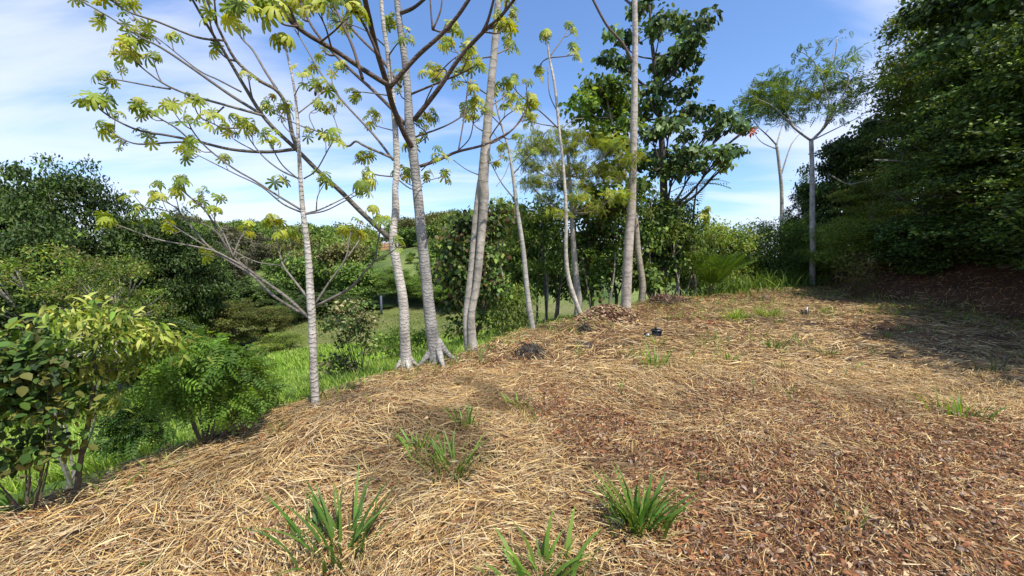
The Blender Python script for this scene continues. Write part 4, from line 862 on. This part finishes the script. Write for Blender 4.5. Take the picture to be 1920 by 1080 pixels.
# forest on the right bank
RF = 'trees of the right forest'
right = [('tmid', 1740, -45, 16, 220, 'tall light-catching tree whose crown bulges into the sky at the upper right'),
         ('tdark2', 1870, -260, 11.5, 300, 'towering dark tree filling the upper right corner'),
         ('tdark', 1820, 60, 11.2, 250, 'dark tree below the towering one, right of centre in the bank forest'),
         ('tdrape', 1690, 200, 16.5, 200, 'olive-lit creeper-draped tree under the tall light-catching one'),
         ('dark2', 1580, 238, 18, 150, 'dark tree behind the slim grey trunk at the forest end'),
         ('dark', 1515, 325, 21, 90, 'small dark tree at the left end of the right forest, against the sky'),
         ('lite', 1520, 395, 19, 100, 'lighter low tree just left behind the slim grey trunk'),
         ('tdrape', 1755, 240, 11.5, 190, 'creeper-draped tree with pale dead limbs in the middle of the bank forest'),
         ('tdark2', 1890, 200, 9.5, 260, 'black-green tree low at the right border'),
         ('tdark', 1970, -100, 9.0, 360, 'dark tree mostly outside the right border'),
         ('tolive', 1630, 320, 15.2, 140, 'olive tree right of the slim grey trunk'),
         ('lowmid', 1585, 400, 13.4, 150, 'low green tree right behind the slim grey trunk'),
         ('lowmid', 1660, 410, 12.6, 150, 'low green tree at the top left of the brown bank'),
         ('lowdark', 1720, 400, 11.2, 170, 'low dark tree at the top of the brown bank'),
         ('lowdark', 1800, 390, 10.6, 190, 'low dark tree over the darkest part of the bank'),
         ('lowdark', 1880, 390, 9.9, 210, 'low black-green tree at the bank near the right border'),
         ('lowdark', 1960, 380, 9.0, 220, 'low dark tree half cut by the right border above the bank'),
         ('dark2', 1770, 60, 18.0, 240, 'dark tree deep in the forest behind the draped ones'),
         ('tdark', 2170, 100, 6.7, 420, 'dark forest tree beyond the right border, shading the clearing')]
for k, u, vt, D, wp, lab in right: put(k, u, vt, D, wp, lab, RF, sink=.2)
for k, x, y, hgt, W, lab in [('tdark', 9.9, 3.0, 8.6, 2.7, 'forest tree beyond the right border whose shade falls on the clearing'), ('tdark2', 13.0, 2.2, 9.0, 2.8, 'forest tree beside the viewer beyond the right border')]:
    o = copy_tree(pr[k]); o.location = (x, y, hz(x, y) - .2); o.scale = (W / 2.3, W / 2.3, hgt / 10); tag(o, lab, 'tree', RF)
# light bare limbs in front of the right forest
for i, (pth, D, lab) in enumerate([([(1640, 300), (1690, 302), (1715, 305), (1730, 298)], 11.6, 'pale bare dead branch lying level in the dark forest'), ([(1560, 330), (1590, 345), (1625, 340), (1650, 352)], 12.6, 'thin grey bare branch right of the slim grey trunk'), ([(1600, 240), (1640, 225), (1685, 232)], 13.6, 'grey bare branch high in the olive-lit part of the forest'), ([(1700, 150), (1760, 120), (1800, 80)], 12.6, 'dark bare limb slanting up through the upper right crowns')]):
    q = limb_pts(pth, D, D + .4); o = MB(); o.tube(q, np.linspace(.020, .006, len(q)), (.40, .36, .30), 6, 5); [o.tube([q[k], q[k] + rdir(1)[0] * [.3, .3, .25] + [.1, 0, .05]], [.008, .003], (.36, .32, .27), 4, 1) for k in range(1, len(q)) for _ in range(2)]; ob = o.build('dead_branch', M_twig, None, True); tag(ob, lab, 'branch')
b = at(1612, 11.6); shrub('thin_bush', 'sparse yellow-olive bush on the slope at the bank foot', 'bush', b, [lob(1605, 505, 34, 11.5), lob(1635, 500, 30, 11.7), lob(1590, 530, 24, 11.4), lob(1630, 530, 28, 11.5)], 130, 6, .10, [(.16, .15, .035), (.11, .12, .03), (.20, .16, .06)], LONG, .16, .1, .6, M_leaf, 12, .008, (.20, .14, .08))
m = MB(); q0 = G(1568, 530); m.tube([q0 - [0, 0, .1], P(1567, 470, q0[1])], [.03, .015], (.32, .22, .14), 6, 1); tag(m.build('wooden_stake', M_twig), 'thin upright tan stem beside the fallen stick near the bank', 'stake')
m = MB(); q0 = G(1561, 525); q1 = P(1573, 513, q0[1]); m.tube([q0, q1], [.03, .03], (.5, .4, .28), 6, 1); tag(m.build('stick', M_twig), 'short pale stick propped at the foot of the bank', 'stick')

# ------------------------------------------------------------------ far hillside
def far_proto(name, seed, cols, dens=650):
    r = np.random.default_rng(seed); root = thing(name, None, None, (0, 0, 0)); m = MB(); m.tube([(0, 0, -1), (0, 0, 4)], [.3, .15], (.16, .13, .10), 6, 1); m.build('trunk', M_twig, root)
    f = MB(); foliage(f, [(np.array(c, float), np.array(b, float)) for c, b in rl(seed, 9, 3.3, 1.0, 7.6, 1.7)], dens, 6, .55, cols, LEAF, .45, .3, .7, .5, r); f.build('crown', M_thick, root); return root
fp = [far_proto('hillside_tree', 11, G_DARK + G_MID), far_proto('hillside_tree', 12, G_MID), far_proto('hillside_tree', 13, G_LITE), far_proto('hillside_tree', 14, [(.11, .10, .06), (.09, .10, .04), (.14, .12, .08), (.06, .08, .03)]), far_proto('hillside_tree', 15, G_OLIV)]
fl = ['dark green tree on the far hillside', 'mid green tree on the far hillside', 'bright yellow-green tree on the far hillside', 'greyish half-bare tree on the far hillside', 'olive tree on the far hillside']
fg = ['dark trees on the far hillside', 'mid green trees on the far hillside', 'bright trees on the far hillside', 'greyish trees on the far hillside', 'olive trees on the far hillside']
fu = set(); r = np.random.default_rng(21); cnt = 0
def far_put(k, x, y, s, sz=None):
    o = fp[k] if k not in fu else copy_tree(fp[k]); fu.add(k); o.location = (x, y, hz(x, y) - .3 - (max(0, y - 150) * .05)); o.scale = (s, s, sz or s * (.8 + .4 * r.random())); o.rotation_euler = (0, 0, r.random() * 6.28); u_ = 960 + x / y * F; part = 'crest' if y > 108 else 'middle slope' if y > 72 else 'lower slope'; side = 'left of slender trunk' if u_ < 590 else 'between slender and forked trunk' if u_ < 745 else 'right of forked trunk'; kd = fl[k].replace(' tree on the far hillside', ''); tag(o, f'{kd} tree, {part} of far hill, {side}', 'tree', f'{kd} trees, {part} of far hill, {side}')
for i in range(900):
    y = 44 + 88 * r.random() ** .85; x = y * (-.95 + 1.0 * r.random())
    u = 960 + x / y * F
    if u < 330 or u > 960: continue
    meadow = 690 < u < 800 and y < 86 or (u > 600 and u < 700 and 103 < y < 122)
    if 705 < u < 830 and 84 < y < 96: continue
    if meadow and r.random() < .55: continue
    if 560 < u < 720 and y > 120: continue
    k = 3 if (390 < u < 520 and y < 92 and r.random() < .75) else (2 if (600 < u < 700 and 82 < y < 104 and r.random() < .7) else int(r.choice([0, 0, 1, 1, 4, 2], p=[.25, .2, .2, .15, .12, .08])))
    far_put(k, x, y, (.16 + .14 * r.random()) if meadow else (.42 + .34 * r.random()) * (1.0 if y < 80 else 1.25)); cnt += 1
    if cnt > 280: break
for u, y, s in [(612, 124, .85), (598, 122, .7), (545, 124, .6), (650, 128, .3), (580, 126, .5), (705, 122, .55)]: far_put(0, (u - 960) / F * y, y, s)
# hut and shed on the far hill
def box(mb, c, s, col, rz=0):
    v = np.array([(a, b, d) for a in (-.5, .5) for b in (-.5, .5) for d in (-.5, .5)]) * s; ca, sa = math.cos(rz), math.sin(rz); v = np.stack([v[:, 0] * ca - v[:, 1] * sa, v[:, 0] * sa + v[:, 1] * ca, v[:, 2]], -1) + c
    mb.add(v, [np.array([(0, 1, 3, 2), (4, 6, 7, 5), (0, 4, 5, 1), (2, 3, 7, 6), (0, 2, 6, 4), (1, 5, 7, 3)])], col)
x, y = (617 - 960) / F * 120, 120; b = np.array([x, y, hz(x, y)]); root = thing('hut', 'tiny hut with a turquoise roof on the crest of the far hill', 'hut', b)
m = MB(); box(m, b + [0, 0, 1.0], (3.6, 3, 2.4), (.5, .47, .42)); m.build('wall', M_paint, root)
m = MB(); v = np.array([(-2.4, -2, 2.2), (2.4, -2, 2.2), (2.4, 2, 2.2), (-2.4, 2, 2.2), (-2.4, 0, 3.1), (2.4, 0, 3.1)]) + b; m.add(v, [np.array([(0, 1, 5, 4), (2, 3, 4, 5)]), np.array([(0, 4, 3), (1, 2, 5)])], (.10, .42, .36)); m.build('roof', M_paint, root)
m = MB(); box(m, b + [.4, -1.53, .8], (.9, .06, 1.8), (.15, .1, .07)); m.build('door', M_paint, root)
x, y = (668 - 960) / F * 92, 92; b = np.array([x, y, hz(x, y)]); root = thing('open_shed', 'long low dark-roofed open shed among bright trees on the far hill', 'shed', b)
m = MB(); box(m, b + [0, 0, 3.3], (8, 3.5, .3), (.05, .045, .04)); m.build('roof', M_paint, root)
for i in range(4):
    for j in (-1, 1): m = MB(); m.tube([b + [-3.6 + 2.4 * i, j * 1.5, -.5], b + [-3.6 + 2.4 * i, j * 1.5, 3.14]], [.12, .12], (.14, .1, .07), 6, 1); m.build('post', M_twig, root)
root = thing('wire_fence', 'thin wire fence running along the bare crest of the far hill', 'fence', (-42, 121, hz(-42, 121))); xs = np.linspace(-54, -32, 12)
for x in xs: z = hz(x, 120); m = MB(); m.tube([(x, 120, z - .3), (x, 120, z + 1.3)], [.06, .05], (.3, .26, .22), 5, 1); m.build('post', M_twig, root)
for hh in (.5, .9, 1.25): m = MB(); m.tube([(x, 120, hz(x, 120) + hh) for x in xs], [.02] * len(xs), (.3, .3, .3), 4, 2); m.build('wire', M_twig, root)
b = at(712, 41); m = MB(); m.tube([b - [0, 0, .3], b + [0, 0, 2.0]], [.13, .11], (.09, .11, .13), 8, 1); tag(m.build('fence_post', M_twig), 'lone grey-blue post at the far edge of the pasture', 'post')
b = at(693, 86); 
def rock(label, b, R, col, cat='rock', name='rock', mat=None):
    th = np.linspace(0, math.pi, 9); ph = np.linspace(0, 2 * math.pi, 13)[:-1]; T, Ph = np.meshgrid(th, ph, indexing='ij'); dv = np.stack([np.sin(T) * np.cos(Ph), np.sin(T) * np.sin(Ph), np.cos(T)], -1).reshape(-1, 3)
    rr = 1 + .22 * np.sin(dv[:, 0] * 4 + b[0]) * np.cos(dv[:, 1] * 3.3) + .12 * np.sin(dv[:, 2] * 7 + dv[:, 0] * 5); V = b + dv * np.array(R) * rr[:, None]
    i = np.arange(8)[:, None] * 12; j = np.arange(12)[None]; k = (j + 1) % 12; m = MB(); m.add(V, [np.stack([i + j, i + 12 + j, i + 12 + k, i + k], -1).reshape(-1, 4)], col); return tag(m.build(name, mat or M_dark, None, False), label, cat)
rock('pale boulder on the bright meadow of the far hill', b + [0, 0, .6], (1.1, .9, 1.0), (.5, .42, .36))
b = at(647, 88); shrub('flowering_bush', 'small red-flowering bush by the shed on the far hill', 'bush', b, [(b + [0, 0, 1], (1.4, 1.2, 1.0))], 60, 6, .4, [(.35, .05, .05), (.10, .13, .03)], LEAF, .3, .3, .7, M_leaf, 2, .06)

# ------------------------------------------------------------------ small things on the clearing
def heap(label, name, cat, u, v, wpx, hpx, cols, n, ln, mat=M_litter, tpl=None, core=(.03, .022, .017)):
    q = G(u, v); D = q[1]; W = wpx / 2 / F * D; Hh = hpx / F * D; root = thing(name, label, cat, q)
    m = MB(); k = np.linspace(0, 1, 8); a = np.linspace(0, 2 * math.pi, 17)[:-1]; K, A = np.meshgrid(k, a, indexing='ij'); X_ = q[0] + W * K * np.cos(A); Y_ = q[1] + W * .8 * K * np.sin(A); Z_ = height(X_, Y_) + Hh * (1 - K ** 2) * (.8 + .4 * fbm(X_, Y_, .12)) - .01 - .03 * (K == 1)
    i = np.arange(7)[:, None] * 16; j = np.arange(16)[None]; k2 = (j + 1) % 16; m.add(np.stack([X_, Y_, Z_], -1).reshape(-1, 3), [np.stack([i + j, i + k2, i + 16 + k2, i + 16 + j], -1).reshape(-1, 4)], core); m.build('core', M_dark, root, True)
    m = MB(); rr = np.sqrt(rng.random(n)) * 1.05; aa = rng.random(n) * 6.28; px, py = q[0] + W * rr * np.cos(aa), q[1] + W * .8 * rr * np.sin(aa); pz = height(px, py) + Hh * np.clip(1 - rr ** 2, 0, 1) + .01
    t = tpl or (BLADE2[0] * [1.0, 1, .6] - [0, .5, 0], BLADE2[1]); m.inst(t[0], t[1], np.stack([px, py, pz], -1), frames(norm(rdir(n) * [1, 1, .55]), norm(rdir(n) * .7 + [0, 0, 1])), ln * (.5 + rng.random(n)), np.concatenate([vary(c, n // len(cols) + 1, .3) for c in cols])[:n]); m.build('litter', mat, root)
    return root
heap('low heap of curled brown dead leaves raked against the foot of the tallest trunk', 'leaf_heap', 'heap', 1140, 594, 116, 17, [(.24, .14, .08), (.34, .22, .12), (.16, .09, .06), (.46, .34, .19)], 2600, .11, tpl=(t_long()[0] * [1.8, 1, 1.5] - [0, .5, 0], t_long()[1]), core=(.09, .05, .03))
heap('larger dark mat of cut roots on the straw, near the double trunk', 'root_mat', 'heap', 995, 660, 64, 9, [(.045, .038, .032), (.09, .075, .06)], 420, .12, core=(.07, .055, .042))
heap('small dark mat of cut roots right of the larger one', 'root_mat', 'heap', 1092, 650, 46, 6, [(.07, .055, .045), (.13, .10, .08)], 240, .10, core=(.07, .055, .042))
heap('grey-brown tuft of cut roots below the leaf heap', 'root_mat', 'heap', 1095, 622, 30, 12, [(.09, .075, .06), (.14, .12, .08)], 240, .10)
heap('low dark brush pile under the small trees right of the tallest trunk', 'brush_pile', 'heap', 1250, 565, 90, 10, [(.14, .07, .05), (.08, .05, .035), (.25, .16, .10)], 700, .2, core=(.05, .03, .022))
heap('patch of bright red-brown earth and leaves in the middle of the clearing', 'earth_patch', 'earth', 1330, 606, 34, 4, [(.30, .09, .04), (.22, .07, .035)], 260, .06, core=(.22, .07, .035))
heap('charred scrap of bark lying on the straw left of centre', 'bark_scrap', 'bark', 905, 697, 16, 4, [(.06, .055, .055)], 70, .05)
heap('little dark hole rimmed with scraps in the middle distance', 'bark_scrap', 'bark', 1272, 740, 20, 3, [(.04, .035, .03)], 80, .05)
# black pot half buried
q = G(1231, 632); D = q[1]; root = thing('plant_pot', 'black plastic plant pot left upright in the straw behind a grass tuft', 'plant pot', q); m = MB(); s = D / F
m.tube([q - [0, 0, .03], q + [0, 0, 12 * s]], [7.5 * s, 9.5 * s], (.012, .013, .016), 14, 1); m.build('body', M_plastic, root, True)
m = MB(); m.tube([q + [0, 0, 12 * s], q + [0, 0, 14.5 * s]], [11 * s, 11 * s], (.02, .022, .026), 14, 1); m.build('rim', M_plastic, root, True)
m = MB(); m.tube([q + [0, 0, 14.6 * s], q + [2 * s, 0, 17 * s]], [8 * s, 6 * s], (.035, .04, .048), 10, 1); m.build('lid', M_plastic, root, True)
q = G(1213, 633); rock('crumpled black plastic scrap left of the plant pot', q + [0, 0, .03], (8 * s, 7 * s, 6 * s), (.012, .013, .016), 'plastic scrap', 'plastic_scrap', M_plastic)
q = G(1435, 562); D = q[1]; m = MB(); m.tube([q - [0, 0, .05], q + [.02, 0, 9 / F * D]], [7 / F * D, 6 / F * D], (.16, .11, .075), 10, 1, .1); tag(m.build('tree_stump', M_dark), 'low sawn brown stump near the back row', 'stump')
q = G(1510, 589); m = MB(); 
for k in range(5): a = rdir(1)[0] * .10; m.tube([q - [0, 0, .02], q + [a[0], a[1], .08 + abs(a[2])]], [.035, .01], (.03, .025, .022) if k else (.6, .56, .5), 5, 1)
tag(m.build('charred_stub', M_dark), 'charred splintered stub with one white sliver in the clearing', 'stub')

# grass tufts on the clearing
def tuft(u, v, wpx, hpx, n, label, col=(.10, .20, .028), wide=1.0, lean=.38, D=None):
    q = G(u, v); D = q[1]; W = wpx / 2 / F * D; Hh = hpx / F * D; root = thing('grass_tuft', label, 'grass tuft', q, 'grass tufts sprouting through the straw'); m = MB()
    p = q + rng.normal(size=(n, 3)) * [W * .42, W * .3, 0]; p[:, 2] = height(p[:, 0], p[:, 1]) - .01
    o = norm((p - q) * [1, 1, 0] + 1e-6); fw = norm(np.array([0, 0, 1.]) + o * lean * rng.random((n, 1)) + rdir(n) * [.28, .28, .1])
    upv = norm(-o + rdir(n) * .6 + [0, 0, .1]); wsc = np.clip(.011 * wide / Hh, .02, .09) / .03
    m.inst(BLADE[0] * [wsc, 1, 1], BLADE[1], p, frames(fw, upv), Hh * (.45 + .65 * rng.random(n) ** 1.2), vary(col, n, .35, .15)); m.build('blade', M_grass, root)
    ns = max(4, n // 3); m = MB(); ps = q + rng.normal(size=(ns, 3)) * [W * .5, W * .4, 0]; ps[:, 2] = height(ps[:, 0], ps[:, 1]); m.inst(BLADE[0] * [wsc * .8, 1, 1], BLADE[1], ps, frames(norm(rdir(ns) * .9 + [0, 0, .7]), rdir(ns)), Hh * .6 * (.4 + .6 * rng.random(ns)), vary((.42, .36, .14), ns, .3)); m.build('dry_blade', M_grass, root)
T = [(1195, 995, 95, 135, 100, 'tall dense bright tuft in the right foreground', (.11, .20, .03), 1.1), (1020, 1092, 190, 125, 40, 'wide-bladed tuft cut off by the bottom border', (.14, .24, .035), 1.5), (640, 1040, 200, 150, 62, 'broad loose tuft in the left foreground with long arching blades', (.09, .17, .03), 1.0),
     (585, 1015, 60, 90, 7, 'few broad arching blades left of the loose foreground tuft', (.10, .19, .03), 1.9), (782, 850, 60, 65, 28, 'small upright tuft on the mound left of centre', (.12, .22, .03), 1.1), (850, 885, 130, 90, 70, 'wide mid-ground tuft with thin blades right of the small upright one', (.13, .22, .035), .8),
     (880, 800, 60, 65, 30, 'tuft just above the wide mid-ground one', (.13, .22, .035), .9), (972, 762, 60, 34, 24, 'low light tuft above and right, on the reddish leaves', (.18, .27, .05), .9), (905, 685, 26, 40, 14, 'sparse tuft below the double trunk', (.13, .18, .04), .9), (1230, 690, 52, 58, 34, 'bright tuft standing in front of the black pot', (.18, .30, .04), 1.0),
     (1232, 648, 44, 24, 30, 'low yellow-green tuft touching the black pot', (.24, .30, .05), .9), (1368, 678, 40, 36, 30, 'tuft with a brown centre right of the bright one', (.17, .28, .04), 1.0), (1450, 655, 34, 38, 30, 'dark upright tuft in the middle of the clearing', (.10, .19, .03), 1.1), (1470, 662, 36, 16, 18, 'low tuft at the right foot of the dark upright one', (.13, .2, .04), .9),
     (1380, 600, 60, 28, 150, 'largest grassy tuft towards the back of the clearing', (.26, .36, .05), .8), (1442, 594, 58, 26, 140, 'second grassy tuft towards the back, right of the largest', (.22, .30, .045), .8), (1325, 588, 44, 14, 40, 'thin low tuft left of the largest back tuft', (.20, .27, .05), .8), (1460, 606, 36, 12, 30, 'low tuft in front of the second back tuft', (.2, .28, .05), .8),
     (1550, 586, 28, 14, 26, 'small tuft towards the bank', (.18, .27, .04), .8), (1410, 618, 50, 12, 30, 'faint flat tuft ahead of the back tufts', (.22, .27, .06), .7), (1665, 635, 36, 20, 26, 'tuft at the border of the forest shade', (.14, .22, .04), .9), (1560, 668, 44, 22, 24, 'tuft at the tip of the shaded area', (.13, .2, .04), .9),
     (1615, 695, 40, 20, 22, 'tuft just inside the shade, lower one', (.16, .25, .04), .9), (1640, 668, 22, 34, 8, 'single tall blades in the shade', (.14, .2, .04), 1.1), (1800, 785, 105, 60, 45, 'spread tuft by the shade border at the right', (.15, .24, .035), .9), (1860, 700, 60, 60, 16, 'scattered dim tuft deep in the shade at the right', (.12, .15, .04), 1.0),
     (1480, 745, 70, 34, 26, 'thin half-dry tuft right of centre', (.22, .25, .07), .7), (1310, 905, 40, 40, 9, 'few faint seedling blades right of the tall foreground tuft', (.2, .25, .07), .7), (1600, 985, 60, 50, 10, 'few faint blades in the right foreground', (.2, .24, .07), .7), (515, 815, 36, 40, 12, 'small tuft on the straw edge left of the slender trunk', (.12, .2, .035), .9),
     (270, 1068, 60, 40, 12, 'small tuft of short blades near the lower left corner', (.12, .2, .03), 1.5), (1085, 668, 50, 34, 16, 'wispy tuft below the small dark root mat', (.2, .24, .06), .7), (40, 955, 70, 60, 24, 'tuft at the left border beside the big-leaved shrub', (.11, .19, .03), 1.0), (1690, 625, 40, 14, 18, 'thin tuft beyond the border of shade', (.15, .22, .04), .8)]
for t in T: tuft(*t[:6], t[6], t[7])
